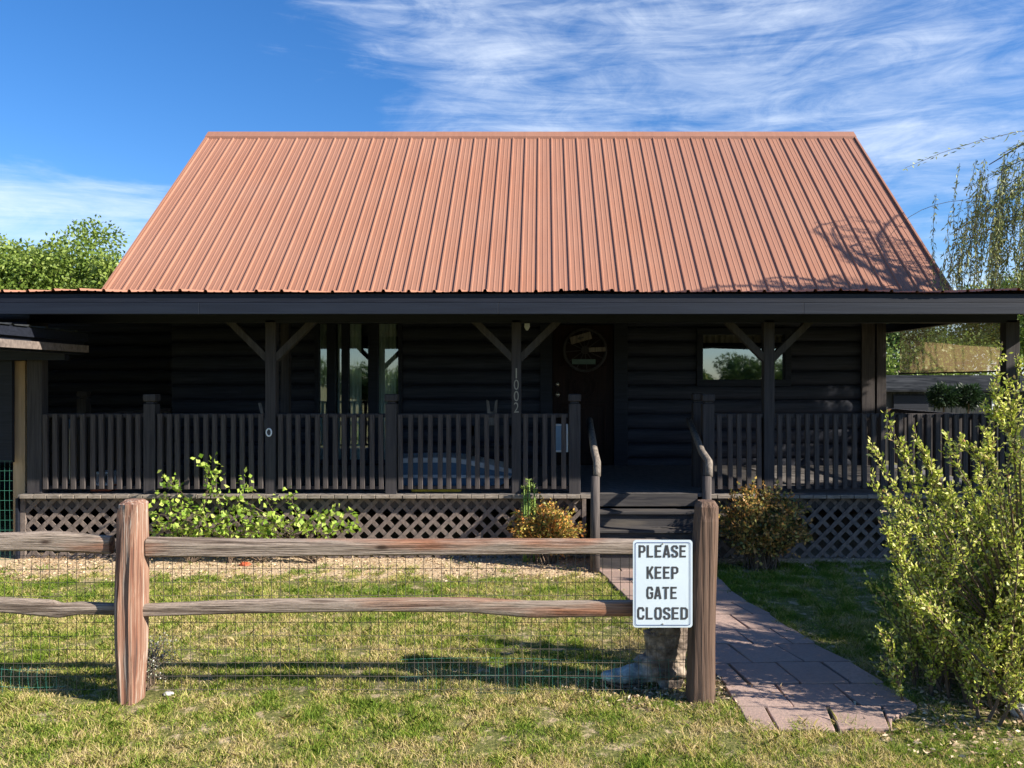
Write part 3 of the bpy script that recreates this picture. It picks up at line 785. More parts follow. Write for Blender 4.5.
# stairs
st_top = [(.503, 7.66), (.352, 7.48), (.195, 7.30)]
sx0, sx1 = xx(597, 7.6), xx(702, 7.6)
sto = thing('stairs', '', '', (sx0, PY, 0)); sto.parent = house; sto.matrix_parent_inverse = Matrix.Translation(-house.location)
for a in (sx0-.03, sx1): MB().box(a, a+.03, 7.33, PY-.03, 0, .34).build('stringer', M['trim_dark'], sto)
MB().box(sx0, sx1, PY-.05, PY-.022, .53, DZ).build('riser', M['step'], sto)
for k, (z, yf) in enumerate(st_top):
    MB().box(sx0, sx1, yf, yf+.22, z-.032, z).build('tread', M['step'], sto, .006)
    zb = st_top[k+1][0] if k < 2 else 0.
    MB().box(sx0+.002, sx1-.002, yf+.03, yf+.05, zb, z-.033).build('riser', M['step'], sto)
def handrail(px0, px1, px2):
    pts = [(xx(px0, 8.2), 8.2, zz(420, 8.2)), (xx(px1, 7.55), 7.55, zz(452, 7.55)), (xx(px2, 7.35), 7.35, zz(462, 7.35)), (xx(px2, 7.25), 7.25, zz(476, 7.25))]
    m = MB(); m.tube(pts, [.035, .038, .038, .036], 8)
    h_ = m.build('handrail', M['grey_wood'], house, smooth=True)
    x, y, z = pts[-1]
    MB().tube([(x-.02, y+.02, 0), (x-.015, y+.02, z)], [.05, .043], 10).build('rail_post', M['rail_post'], h_, smooth=True)
handrail(589.5, 594.5, 597); handrail(689, 702, 709)

# woven shade hung on the right end of the porch
sh = MB()
for k in range(13):
    y = 7.94 + (10.2-7.94)*k/12; o_ = .01*math.sin(k*1.3)
    sh.v += [(4.76+o_, y, 1.915), (4.76, y, 2.47)]
for k in range(12): sh.f.append((2*k, 2*k+2, 2*k+3, 2*k+1))
shd = sh.build('roller_shade', M['shade'], None)
tag(shd, 'brown translucent shade cloth hanging in the open right end of the porch', 'window shade')
MB().tube([(4.76, 7.94, 1.91), (4.76, 10.2, 1.91)], .01, 6).build('hem_bar', M['trim_dark'], shd)

# house number on the post
def text(s, h, w, mat, name, parent, loc, bold=.0, depth=.002):
    cu = bpy.data.curves.new('t', 'FONT'); cu.body = s; cu.size = 1; cu.extrude = 0.0; cu.offset = bold
    cu.align_x = 'CENTER'; ob = bpy.data.objects.new('t', cu); C.objects.link(ob)
    dg = bpy.context.evaluated_depsgraph_get(); me = bpy.data.meshes.new_from_object(ob.evaluated_get(dg))
    bpy.data.objects.remove(ob)
    co = np.array([v.co[:] for v in me.vertices]); mn, mx = co.min(0), co.max(0)
    for v in me.vertices:
        x = (v.co.x-(mn[0]+mx[0])/2)/(mx[0]-mn[0])*w; z = (v.co.y-mn[1])/(mx[1]-mn[1])*h
        v.co = (loc[0]+x, loc[1], loc[2]+z)
    me.name = name; me.materials.clear()
    o = link(name, me, mat, parent)
    if depth > .001:
        sd = o.modifiers.new('solid', 'SOLIDIFY'); sd.thickness = depth; sd.offset = 0
    return o
for k, ch in enumerate('1002'):
    text(ch, .105, .014 if ch == '1' else .05, M['number'], 'house_number', p517, (xx(516.5, PY), PY-.054, zz(378.5+11.3*k, PY)), .0, .004)

# ------------------------------------------------------------------ small things on the porch
w = thing('wagon_wheel', 'dark wagon wheel wreath with small painted planks hanging on the front door', 'door wreath', (xx(585, 10.42), 10.42, zz(350, 10.42)))
wc = Vector(w.location); rr = .285
MB().tube([wc+Vector((rr*math.cos(t), 0, rr*math.sin(t))) for t in np.linspace(0, 2*math.pi, 33)], .02, 8, False).build('rim', M['brace_paint'], w, smooth=True)
for k in range(12):
    t = k*math.pi/6+.1
    MB().tube([wc+Vector((.05*math.cos(t), 0, .05*math.sin(t))), wc+Vector((rr*math.cos(t), 0, rr*math.sin(t)))], .008, 6).build('spoke', M['brace_paint'], w)
MB().tube([wc+Vector((0, -.03, 0)), wc+Vector((0, .03, 0))], .055, 12).build('hub', M['brace_paint'], w)
a = wc+Vector((-.2, -.05, .12)); b_ = wc+Vector((.08, -.05, .2))
pk = MB().beam(a, b_, .015, .1, up=(0, 0, 1)).build('plank', M['grey_wood'], w, .003)
c_ = (a+b_)/2; dv = (b_-a).normalized(); nv = Vector((-dv.z, 0, dv.x))
ar = MB(); y_ = Vector((0, -.011, 0))
ar.poly([c_+y_-dv*.05, c_+y_-nv*.03, c_+y_-nv*.01, c_+y_-nv*.01+dv*.04, c_+y_+nv*.01+dv*.04, c_+y_+nv*.01, c_+y_+nv*.03])
ar.build('arrow', M['ink'], pk)
MB().beam(wc+Vector((.05, -.045, .0)), wc+Vector((.28, -.045, .01)), .012, .06).build('plank', M['grey_wood'], w, .003)
MB().beam(wc+Vector((-.18, -.045, -.16)), wc+Vector((.14, -.045, -.16)), .012, .07).build('plank', M['green_paint'], w, .003)

# pale tub behind the left-centre rails
tb = thing('plastic_tub', 'long pale blue and white tub with a curved rim lying behind the porch rails', 'tub', (xx(460, 8.6), 8.6, DZ))
def tubsec(zs, xs_a, name, mat, yo, th=.03):
    top = [(xx(p, 8.6), zz(q, 8.6)) for p, q in zs]; bot = [(xx(p, 8.6), zz(q, 8.6)) for p, q in xs_a]
    m = MB(); n_ = len(top); i = len(m.v)
    for (x, z) in top: m.v += [(x, 8.6-yo, z), (x, 8.6+yo, z)]
    for (x, z) in bot: m.v += [(x, 8.6-yo, z), (x, 8.6+yo, z)]
    for k in range(n_-1):
        m.f += [(2*k, 2*k+2, 2*k+3, 2*k+1), (2*k, 2*(n_+k), 2*(n_+k)+2, 2*k+2), (2*k+1, 2*k+3, 2*(n_+k)+3, 2*(n_+k)+1), (2*(n_+k), 2*(n_+k)+1, 2*(n_+k)+3, 2*(n_+k)+2)]
    m.f += [(0, 1, 2*n_+1, 2*n_), (2*n_-2, 4*n_-2, 4*n_-1, 2*n_-1)]
    m.build(name, mat, tb, .006)
rim = [(398, 456), (420, 455), (455, 455), (470, 457), (488, 461), (505, 465), (516, 468)]
rimb = [(398, 461), (420, 460), (455, 460), (470, 462), (488, 466), (505, 469), (516, 471)]
tubsec(rim, rimb, 'rim', M['off_white'], .28)
tubsec(rimb, [(398, 472), (420, 472), (455, 472), (470, 472), (488, 472), (505, 472), (513, 473)], 'shell', M['deep_blue'], .265)
tubsec([(398, 472), (455, 472), (513, 473)], [(398, 475), (455, 475), (511, 475.5)], 'lower_rim', M['off_white'], .275)
tubsec([(398, 475), (455, 475), (511, 475.5)], [(400, 484), (455, 484), (500, 484)], 'base', M['deep_blue'], .25)
tag(MB().box(xx(412, 7.98), xx(461, 7.98), 7.95, 8.03, DZ+.001, DZ+.03).build('yellow_level', M['yellow'], None, .004), 'yellow flat bar lying on the deck boards under the rails', 'level')
rb = thing('storage_crate', 'small red based box on the deck behind the left rails', 'crate', (xx(107, 8.1), 8.1, DZ))
MB().box(xx(97, 8.1), xx(117, 8.1), 7.98, 8.2, DZ+.001, DZ+.06).build('base', M['red'], rb, .006)
m = MB(); frame_box(m, xx(100, 8.1), xx(115, 8.1), DZ+.06, DZ+.2, .02, 7.99, 8.19); m.build('frame', M['off_white'], rb, .003)
# pale tall cooler at the left end
ck = thing('tank', 'pale blue tall ribbed cylinder standing behind the leftmost rails', 'tank', (xx(68, 8.7), 8.7, DZ))
cx_ = xx(68, 8.7)
MB().tube([(cx_, 8.7, DZ), (cx_, 8.7, DZ+.6), (cx_, 8.7, DZ+.72), (cx_, 8.7, DZ+.76)], [.13, .13, .125, .07], 14).build('body', M['pale_blue'], ck, smooth=True)
m = MB()
for k in range(6):
    t = -math.pi/2+(k-2.5)*.5; m.box(cx_+.13*math.cos(t)-.008, cx_+.13*math.cos(t)+.008, 8.7+.14*math.sin(t)-.01, 8.7+.14*math.sin(t)+.01, DZ+.05, DZ+.62)
m.build('rib', M['off_white'], ck)
# pale framed panel leaning behind the rails by the steps
pn = thing('framed_panel', 'pale blue rectangular panel with white frame behind the rails beside the steps', 'panel', (xx(560, 8.4), 8.4, DZ))
x0, x1, z0, z1 = xx(552, 8.4), xx(568, 8.4), zz(452, 8.4), zz(424, 8.4)
m = MB(); frame_box(m, x0, x1, z0, z1, .02, 8.38, 8.42); m.build('frame', M['off_white'], pn, .003)
MB().box(x0+.02, x1-.02, 8.395, 8.41, z0+.02, z1-.02).build('panel', M['pale_blue'], pn)
MB().box(x0+.02, x0+.05, 8.42, 8.45, DZ, z1).build('leg', M['brace_paint'], pn); MB().box(x1-.05, x1-.02, 8.42, 8.45, DZ, z1).build('leg', M['brace_paint'], pn)
# forked chair back above the rail
ch = thing('porch_chair', 'dark wooden porch chair with two upright prongs showing above the rail', 'chair', (xx(492, 8.8), 8.9, DZ))
cx_ = xx(492, 8.8)
bb = MB(); bb.prism([(cx_-.06, 1.30), (cx_+.06, 1.30), (cx_+.055, 1.44), (cx_+.065, 1.60), (cx_+.035, 1.58), (cx_+.02, 1.46), (cx_-.02, 1.46), (cx_-.035, 1.58), (cx_-.065, 1.60), (cx_-.055, 1.44)], 8.79, 8.81)
bb.build('backrest', M['grey_wood'], ch, .003)
MB().box(cx_-.24, cx_+.24, 8.78, 8.82, 1.18, 1.30).build('back_rail', M['brace_paint'], ch, .004)
MB().box(cx_-.24, cx_+.24, 8.4, 8.82, 1.04, 1.07).build('seat', M['brace_paint'], ch, .004)
for a in (-.22, .22):
    for y_ in (8.43, 8.80): MB().box(cx_+a-.02, cx_+a+.02, y_-.02, y_+.02, DZ, 1.04 if y_ < 8.6 else 1.30).build('leg', M['brace_paint'], ch, .003)
# broom handle leaning by the post at x=258
tag(MB().tube([(xx(272, 8.3), 8.5, DZ), (xx(258, 8.2), 8.25, zz(403, 8.25))], .018, 8).build('walking_stick', M['grey_wood'], None, smooth=True), 'pale worn stick leaning beside the second porch post', 'stick')
# round ornament on the post
orn = thing('post_ornament', 'small white oval ornament fixed on the porch post above the vine', 'ornament', (xx(271, PY), PY-.06, zz(432, PY)))
oc = Vector(orn.location)
MB().tube([oc+Vector((.026*math.cos(t), 0, .038*math.sin(t))) for t in np.linspace(0, 2*math.pi, 17)], .008, 6, False).build('ring', M['off_white'], orn)
MB().tube([oc+Vector((0, .004, 0)), oc+Vector((0, -.004, 0))], .022, 12).build('centre', M['ink'], orn)
# small hanging bulb
bl = thing('ceiling_lamp', 'small pale lamp hanging under the porch roof near the numbered post', 'lamp', (xx(527, 8.6), 8.6, 2.7))
MB().tube([(xx(527, 8.6), 8.6, 2.75), (xx(527, 8.6), 8.6, 2.50)], .006, 6).build('cord', M['ink'], bl)
MB().tube([(xx(527, 8.6), 8.6, 2.50), (xx(527, 8.6), 8.6, 2.46), (xx(527, 8.6), 8.6, 2.42), (xx(527, 8.6), 8.6, 2.38)], [.018, .03, .034, .012], 10).build('bulb', M['off_white'], bl, smooth=True)

# ------------------------------------------------------------------ left pen with small roof
pen = thing('animal_pen', 'small dark pen with ribbed metal roof and bare tan post at the far left', 'pen', (-5.5, 7.8, 0))
m = MB(); ye = 5.3
prof = []
while ye < 7.82:
    for dy, dz in ((0, 0), (.012, .018), (.034, .018), (.046, 0)):
        prof.append((ye+dy, dz))
    ye += .2286
prof.append((7.84, 0))
for y_, z_ in prof: m.v += [(-4.64, y_, 2.30+z_), (-7.5, y_, 2.42+z_)]
for k in range(len(prof)-1): m.f.append((2*k, 2*k+2, 2*k+3, 2*k+1))
m.build('pen_roof', M['shed_wood'], pen)
MB().box(-4.70, -4.66, 5.3, 7.84, 2.21, 2.295).build('fascia', M['trim_dark'], pen)
rr_ = MB(); rr_.box(-4.655, -4.63, 5.3, 7.8, 2.10, 2.17); rr_.build('edge_trim', M['lattice'], pen)
MB().box(-4.78, -4.70, 5.3, 7.84, 2.08, 2.21).build('beam', M['trim_dark'], pen)
MB().box(-7.5, -4.79, 7.66, 7.74, 2.02, 2.16).build('beam', M['trim_dark'], pen)
MB().box(xx(13, 7.9), xx(25, 7.9), 7.90, 8.0, 0, 2.02).build('post', M['tan_wood'], pen, .004)
MB().box(-7.5, xx(12, 7.8), 7.8, 7.84, .98, 2.02).build('siding', M['trim_dark'], pen)
def mesh_panel(xa, xb, za, zb, y, sx, sz, r, name, mat, parent, wav=.003, bend=None):
    m = MB(); x = xa; k = 0
    rnd_ = random.Random(3)
    def off(x, z): return y + .012*noise.noise(Vector((x*1.5, z*2, y)))
    def sag(x): return wav*3*noise.noise(Vector((x*1.2, 1, 2)))
    while x <= xb:
        pts = []; nseg = 6
        for i in range(nseg+1):
            z = za+(zb-za)*i/nseg
            pts.append((x+wav*noise.noise(Vector((x*9, z*5, 0))), off(x, z), z))
        m.tube(pts, r, 3, False); x += sx
    z = zb
    while z >= za:
        nseg = int((xb-xa)/.1)+1
        m.tube([(xa+(xb-xa)*i/nseg, off(xa+(xb-xa)*i/nseg, z)-.002, z+sag(xa+(xb-xa)*i/nseg)) for i in range(nseg+1)], r, 3, False); z -= sz
    return m.build(name, mat, parent)
mesh_panel(-7.0, xx(13, 7.75), 0.0, 1.0, 7.75, .05, .1, .002, 'wire_mesh', M['wire_green'], pen)

# ------------------------------------------------------------------ split rail fence
FY = 4.33
fence = thing('split_rail_fence', 'weathered two rail split wood fence backed with wire mesh across the foreground', 'fence', (xx(133, FY), FY, 0))
def loft(cs, ws, hs, axis, seed, nr=14, groove=.1, n=18, capend=True):
    """irregular split timber: cs centres, half sizes ws/hs"""
    m = MB(); i0 = 0
    for k in range(nr+1):
        t = k/nr
        c = [np.interp(t, np.linspace(0, 1, len(cs)), [q[a] for q in cs]) for a in range(3)]
        w_ = np.interp(t, np.linspace(0, 1, len(ws)), ws); h_ = np.interp(t, np.linspace(0, 1, len(hs)), hs)
        for j in range(n):
            a = 2*math.pi*j/n
            # rounded box section
            ca, sa = math.cos(a), math.sin(a); p = 3.4
            s_ = (abs(ca)**p+abs(sa)**p)**(-1/p)
            g_ = 1 + groove*noise.noise(Vector((j*1.9+seed, t*1.6, seed))) + groove*.7*noise.noise(Vector((ca*1.3+seed, sa*1.3, t*5)))
            if axis == 'Z': m.v.append((c[0]+ca*s_*w_*g_, c[1]+sa*s_*h_*g_, c[2]))
            else: m.v.append((c[0], c[1]+ca*s_*w_*g_, c[2]+sa*s_*h_*g_))
    for k in range(nr):
        for j in range(n): m.f.append((k*n+j, k*n+(j+1)%n, (k+1)*n+(j+1)%n, (k+1)*n+j))
    m.f.append(tuple(reversed(range(n)))); m.f.append(tuple(nr*n+j for j in range(n)))
    return m
def lp(px, py, d=FY): p = at(px, py, d); return (p.x, p.y, p.z)
pl = loft([lp(132, 715), lp(131.5, 650), lp(131, 600), lp(133, 550), lp(133.5, 515), lp(134, 503), lp(134, 499.5)], [.05, .072, .074, .072, .068, .066, .045], [.07, .08, .08, .08, .075, .07, .04], 'Z', 3.1, 30, .14, 26).build('post', M['post_wood'], fence, smooth=False)
loft([lp(-395, 712), lp(-396, 600), lp(-394, 520), lp(-394, 502)], [.08, .078, .072, .05], [.08, .075, .07, .045], 'Z', 5.5, 30, .1, 26).build('post', M['post_wood2'], fence)
pl['label'] = 'reddish deeply grooved post'
pr_ = loft([lp(700, 712), lp(701, 650), lp(703, 580), lp(706, 520), lp(706.5, 506), lp(706, 500.5)], [.078, .074, .07, .066, .062, .045], [.08, .075, .07, .07, .06, .04], 'Z', 8.2, 30, .06, 26).build('post', M['post_wood2'], fence)
pr_['label'] = 'brown squarer post'
def lx(px, py, d=FY+.0): p = at(px, py, d); return (p.x, p.y, p.z)
loft([lx(-385, 540), lx(-200, 543), lx(-60, 541), lx(0, 542), lx(40, 541), lx(80, 543), lx(112, 545)], [.03]*5, [.046, .052, .05, .056, .05], 'X', 1.3, 40, .12).build('rail', M['rail_wood'], fence)
loft([lx(148, 547, FY+.02), lx(250, 548, FY+.02), lx(400, 547, FY+.02), lx(520, 546.5, FY+.02), lx(640, 547, FY+.02), lx(698, 547, FY+.02)], [.032]*6, [.056, .052, .046, .046, .044, .04], 'X', 5.7, 40, .11).build('rail', M['rail_wood'], fence)
loft([lx(-385, 604), lx(-220, 602), lx(-60, 602), lx(10, 605), lx(50, 608), lx(62, 610), lx(80, 608), lx(118, 609)], [.028]*6, [.034, .036, .042, .048, .036, .032], 'X', 2.9, 48, .1).build('rail', M['rail_wood'], fence)
loft([lx(142, 610, FY+.02), lx(250, 606, FY+.02), lx(380, 604.5, FY+.02), lx(470, 605, FY+.02), lx(530, 609, FY+.02), lx(600, 608, FY+.02), lx(698, 608, FY+.02)], [.03]*7, [.035, .038, .037, .04, .046, .044, .042], 'X', 9.4, 44, .1).build('rail', M['rail_wood'], fence)
mesh_panel(xx(-380, FY+.07), xx(120, FY+.07), .03, .88, FY+.07, .0515, .077, .0017, 'wire_mesh', M['wire'], fence)
mesh_panel(xx(146, FY+.07), xx(694, FY+.07), .03, .88, FY+.07, .0515, .077, .0017, 'wire_mesh', M['wire'], fence)
mesh_panel(xx(-50, FY+.085), xx(66, FY+.085), .0, .16, FY+.085, .0515, .1, .0016, 'loose_wire', M['wire_green'], fence, .02)
mesh_panel(xx(400, FY+.085), xx(690, FY+.085), .0, .2, FY+.085, .0515, .1, .0011, 'loose_wire', M['wire_green'], fence, .014)

# ------------------------------------------------------------------ sign
SY = FY-.062
sg = thing('gate_sign', 'white PLEASE KEEP GATE CLOSED sign fixed to the rails beside the brown post', 'sign', (xx(663, SY), SY, zz(584, SY)))
def rrect(x0, x1, z0, z1, r, n=5):
    o = []
    for cx0, cz0, a0 in ((x1-r, z1-r, 0), (x0+r, z1-r, 90), (x0+r, z0+r, 180), (x1-r, z0+r, 270)):
        for k in range(n+1): a = R(a0+90*k/n); o.append((cx0+r*math.cos(a), cz0+r*math.sin(a)))
    return o
sx0_, sx1_, sz0_, sz1_ = xx(633, SY), xx(692.5, SY), zz(627.5, SY), zz(540, SY)
pts = rrect(sx0_, sx1_, sz0_, sz1_, .018)
MB().prism(pts[::-1], SY, SY+.003).build('plate', M['white_metal'], sg)
inn = rrect(sx0_+.012, sx1_-.012, sz0_+.012, sz1_-.012, .012); inn2 = rrect(sx0_+.0155, sx1_-.0155, sz0_+.0155, sz1_-.0155, .01)
m = MB(); n_ = len(inn)
m.v = [(x, SY-.002, z) for x, z in inn] + [(x, SY-.002, z) for x, z in inn2]
for k in range(n_): m.f.append((k, (k+1)%n_, n_+(k+1)%n_, n_+k))
m.build('border', M['blue_line'], sg)
sxc = (sx0_+sx1_)/2
GL = {  # strokes of a condensed bold face in a 0..1 box
 'L': [[(.13, 0), (.13, 1)], [(.26, .08), (.95, .08)]],
 'E': [[(.13, 0), (.13, 1)], [(.26, .08), (.95, .08)], [(.26, .52), (.86, .52)], [(.26, .92), (.95, .92)]],
 'T': [[(.0, .92), (1, .92)], [(.5, 0), (.5, .84)]],
 'P': [[(.13, 0), (.13, 1)], [(.26, .92), (.68, .92), (.86, .82), (.86, .57), (.68, .46), (.26, .46)]],
 'D': [[(.13, 0), (.13, 1)], [(.26, .92), (.64, .92), (.87, .78), (.87, .22), (.64, .08), (.26, .08)]],
 'A': [[(.08, 0), (.46, 1)], [(.92, 0), (.54, 1)], [(.27, .28), (.73, .28)]],
 'K': [[(.13, 0), (.13, 1)], [(.9, 1), (.26, .42)], [(.40, .56), (.9, 0)]],
 'O': [[(.5, .92), (.73, .92), (.87, .76), (.87, .24), (.73, .08), (.27, .08), (.13, .24), (.13, .76), (.27, .92), (.5, .92)]],
 'C': [[(.87, .66), (.87, .78), (.73, .92), (.27, .92), (.13, .76), (.13, .24), (.27, .08), (.73, .08), (.87, .22), (.87, .34)]],
 'G': [[(.87, .68), (.87, .78), (.73, .92), (.27, .92), (.13, .76), (.13, .24), (.27, .08), (.73, .08), (.87, .2), (.87, .48), (.52, .48)]],
 'S': [[(.86, .70), (.86, .80), (.72, .92), (.28, .92), (.14, .80), (.14, .66), (.28, .56), (.72, .45), (.86, .34), (.86, .20), (.72, .08), (.28, .08), (.14, .20), (.14, .31)]]}
def condensed(word, cx_, z0_, h_, w_):
    n_ = len(word); lw = w_/(n_+.24*(n_-1)); m = MB(); x_ = cx_-w_/2; sw = .165*h_/2; k_ = 0
    for ch_ in word:
        for stroke in GL[ch_]:
            pts_ = [Vector((x_+u*lw, z0_+v*h_)) for u, v in stroke]; yy_ = SY-.0008-.0002*(k_ % 6); k_ += 1; i = len(m.v)
            for q in range(len(pts_)):
                closed = (pts_[0]-pts_[-1]).length < 1e-6
                a_ = pts_[q-1] if q > 0 else (pts_[-2] if closed else None); b_ = pts_[q+1] if q < len(pts_)-1 else (pts_[1] if closed else None)
                d1 = (pts_[q]-a_).normalized() if a_ is not None else (b_-pts_[q]).normalized(); d2 = (b_-pts_[q]).normalized() if b_ is not None else d1
                t_ = (d1+d2).normalized(); nrm_ = Vector((-t_.y, t_.x)); s2 = sw/max(.6, nrm_.dot(Vector((-d1.y, d1.x))))
                # verticals bolder than bars
                s2 *= (1.08 if abs(t_.y) > .5 else .88)
                for sg_ in (1, -1): m.v.append((pts_[q].x+nrm_.x*s2*sg_, yy_, pts_[q].y+nrm_.y*s2*sg_))
            for q in range(len(pts_)-1): m.f.append((i+2*q, i+2*q+1, i+2*q+3, i+2*q+2))
        x_ += lw*1.24
    m.build('lettering', M['ink'], sg)
for s_, wpx, y_, hpx in (('PLEASE', 47.5, 557.5, 13), ('KEEP', 31.5, 578.8, 13), ('GATE', 30.5, 599, 13), ('CLOSED', 50.5, 619.5, 13)):
    condensed(s_, sxc-.001 if s_ != 'GATE' else sxc-.005, zz(y_, SY), 12.4/F*SY, wpx/F*SY)
for zq in (sz1_-.022, sz0_+.02):
    MB().tube([(sxc+.0, SY-.004, zq), (sxc+.0, SY+.02, zq)], .004, 8).build('screw', M['brass'], sg)

# ------------------------------------------------------------------ boot
bt = thing('cowboy_boot', 'large weathered cowboy boot with blue worn toe behind the wire under the sign', 'boot', (xx(665, 4.52), 4.52, 0))
def bootmesh():
    d = 4.52; m = MB(); n = 18
    # rings along the shaft then foot: centre (px,py), half length, half width, tilt of the ring plane
    secs = []
    for py, pa, pb, w_ in ((598, 640, 692, .085), (612, 641, 691, .085), (628, 643, 690, .082), (645, 645, 688, .076), (655, 645, 686, .07)):
        secs.append((at((pa+pb)/2, py, d), (pb-pa)/2/F*d, w_, 0))
    for k, (z_, pa, pb) in enumerate(((.175, 641, 685), (.14, 632, 685))):
        secs.append((Vector((xx((pa+pb)/2, d), d, z_)), (pb-pa)/2/F*d, .065, .12))
    for s_ in secs:
        pass
    for c, a_, w_, tl in secs:
        for j in range(n):
            t = 2*math.pi*j/n; m.v.append((c.x+a_*math.cos(t), c.y+w_*math.sin(t), c.z+tl*a_*math.cos(t)*-1))
    # foot: rings perpendicular to X running from ankle to toe
    for k in range(len(secs)-1):
        for j in range(n): m.f.append((k*n+j, k*n+(j+1)%n, (k+1)*n+(j+1)%n, (k+1)*n+j))
    m.f.append(tuple(range((len(secs)-1)*n, len(secs)*n)))
    # collar: inner wall
    i = len(m.v)
    c, a_, w_, _ = secs[0]
    for j in range(n):
        t = 2*math.pi*j/n; m.v.append((c.x+a_*.93*math.cos(t), c.y+w_*.92*math.sin(t), c.z))
    for j in range(n):
        t = 2*math.pi*j/n; m.v.append((c.x+a_*.9*math.cos(t), c.y+w_*.88*math.sin(t), c.z-.2))
    for j in range(n):
        m.f.append((j, i+j, i+(j+1)%n, (j+1)%n)); m.f.append((i+j, i+n+j, i+n+(j+1)%n, i+(j+1)%n))
    m.f.append(tuple(i+n+j for j in range(n)))
    i = len(m.v)
    fr = [(686, .05, .10, .045), (680, .045, .15, .06), (668, .04, .185, .066), (655, .032, .19, .068), (645, .028, .165, .068), (634, .022, .14, .07), (622, .02, .115, .068), (612, .024, .10, .058), (605, .034, .092, .042), (601, .046, .082, .022)]
    for p_, z0_, z1_, w_ in fr:
        x = xx(p_, d)
        for j in range(n):
            t = 2*math.pi*j/n; m.v.append((x, d+w_*math.cos(t)*(1-.25*max(0, math.sin(t))), (z0_+z1_)/2+(z1_-z0_)/2*math.sin(t)))
    for k in range(len(fr)-1):
        for j in range(n): m.f.append((i+k*n+j, i+k*n+(j+1)%n, i+(k+1)*n+(j+1)%n, i+(k+1)*n+j))
    m.f.append(tuple(i+j for j in range(n))); m.f.append(tuple(i+(len(fr)-1)*n+j for j in reversed(range(n))))
    o = m.build('upper', M['boot'], bt, smooth=True)
    rm = o.modifiers.new('remesh', 'REMESH'); rm.mode = 'VOXEL'; rm.voxel_size = .0055; rm.use_smooth_shade = True
    sm = o.modifiers.new('smooth', 'SMOOTH'); sm.iterations = 5; sm.factor = .6
    tx = bpy.data.textures.new('creases', 'CLOUDS'); tx.noise_scale = .03
    dp = o.modifiers.new('disp', 'DISPLACE'); dp.texture = tx; dp.strength = .012; dp.mid_level = .5; dp.texture_coords = 'GLOBAL'
    # sole and heel
    s_ = MB()
    s_.tube([(xx(p_, d), d, z_) for p_, z_ in ((648, .02), (634, .012), (618, .012), (607, .022), (602, .032))], [.0, .045, .052, .04, .015], 10)
    for k in range(len(s_.v)): 
        v = s_.v[k]; s_.v[k] = (v[0], v[1], .014+(v[2]-.014)*.3 + (.02 if v[0] < xx(608, d) else 0))
    s_.build('sole', M['twig'], bt)
    hl = MB()
    i_ = [(xx(683, d), .06), (xx(655, d), .055), (xx(660, d), 0), (xx(680, d), 0)]
    hl.prism(i_, d-.045, d+.045); hl.build('heel', M['boot'], bt, .01)
bootmesh()

# ------------------------------------------------------------------ plants
def rv(s=1): return Vector((random.gauss(0, s), random.gauss(0, s), random.gauss(0, s)))
def grow(start, dirn, length, segs=8, wander=.15, grav=0.0):
    p = Vector(start); d = Vector(dirn).normalized(); out = [p.copy()]
    for k in range(segs):
        d = (d + rv(wander) + Vector((0, 0, -grav))).normalized(); p = p + d*(length/segs); out.append(p.copy())
    return out
def along(path, step, jit=0.0, t0=0.0):
    """points and tangents along a polyline"""
    P, D = [], []
    L = sum((path[k+1]-path[k]).length for k in range(len(path)-1)); s_ = L*t0; acc = 0
    for k in range(len(path)-1):
        a, b_ = path[k], path[k+1]; l_ = (b_-a).length; t = (b_-a)/max(l_, 1e-6)
        while s_ < acc+l_:
            P.append(tuple(a+t*(s_-acc)+rv(jit))); D.append(tuple(t)); s_ += step*random.uniform(.6, 1.4)
        acc += l_
    return P, D

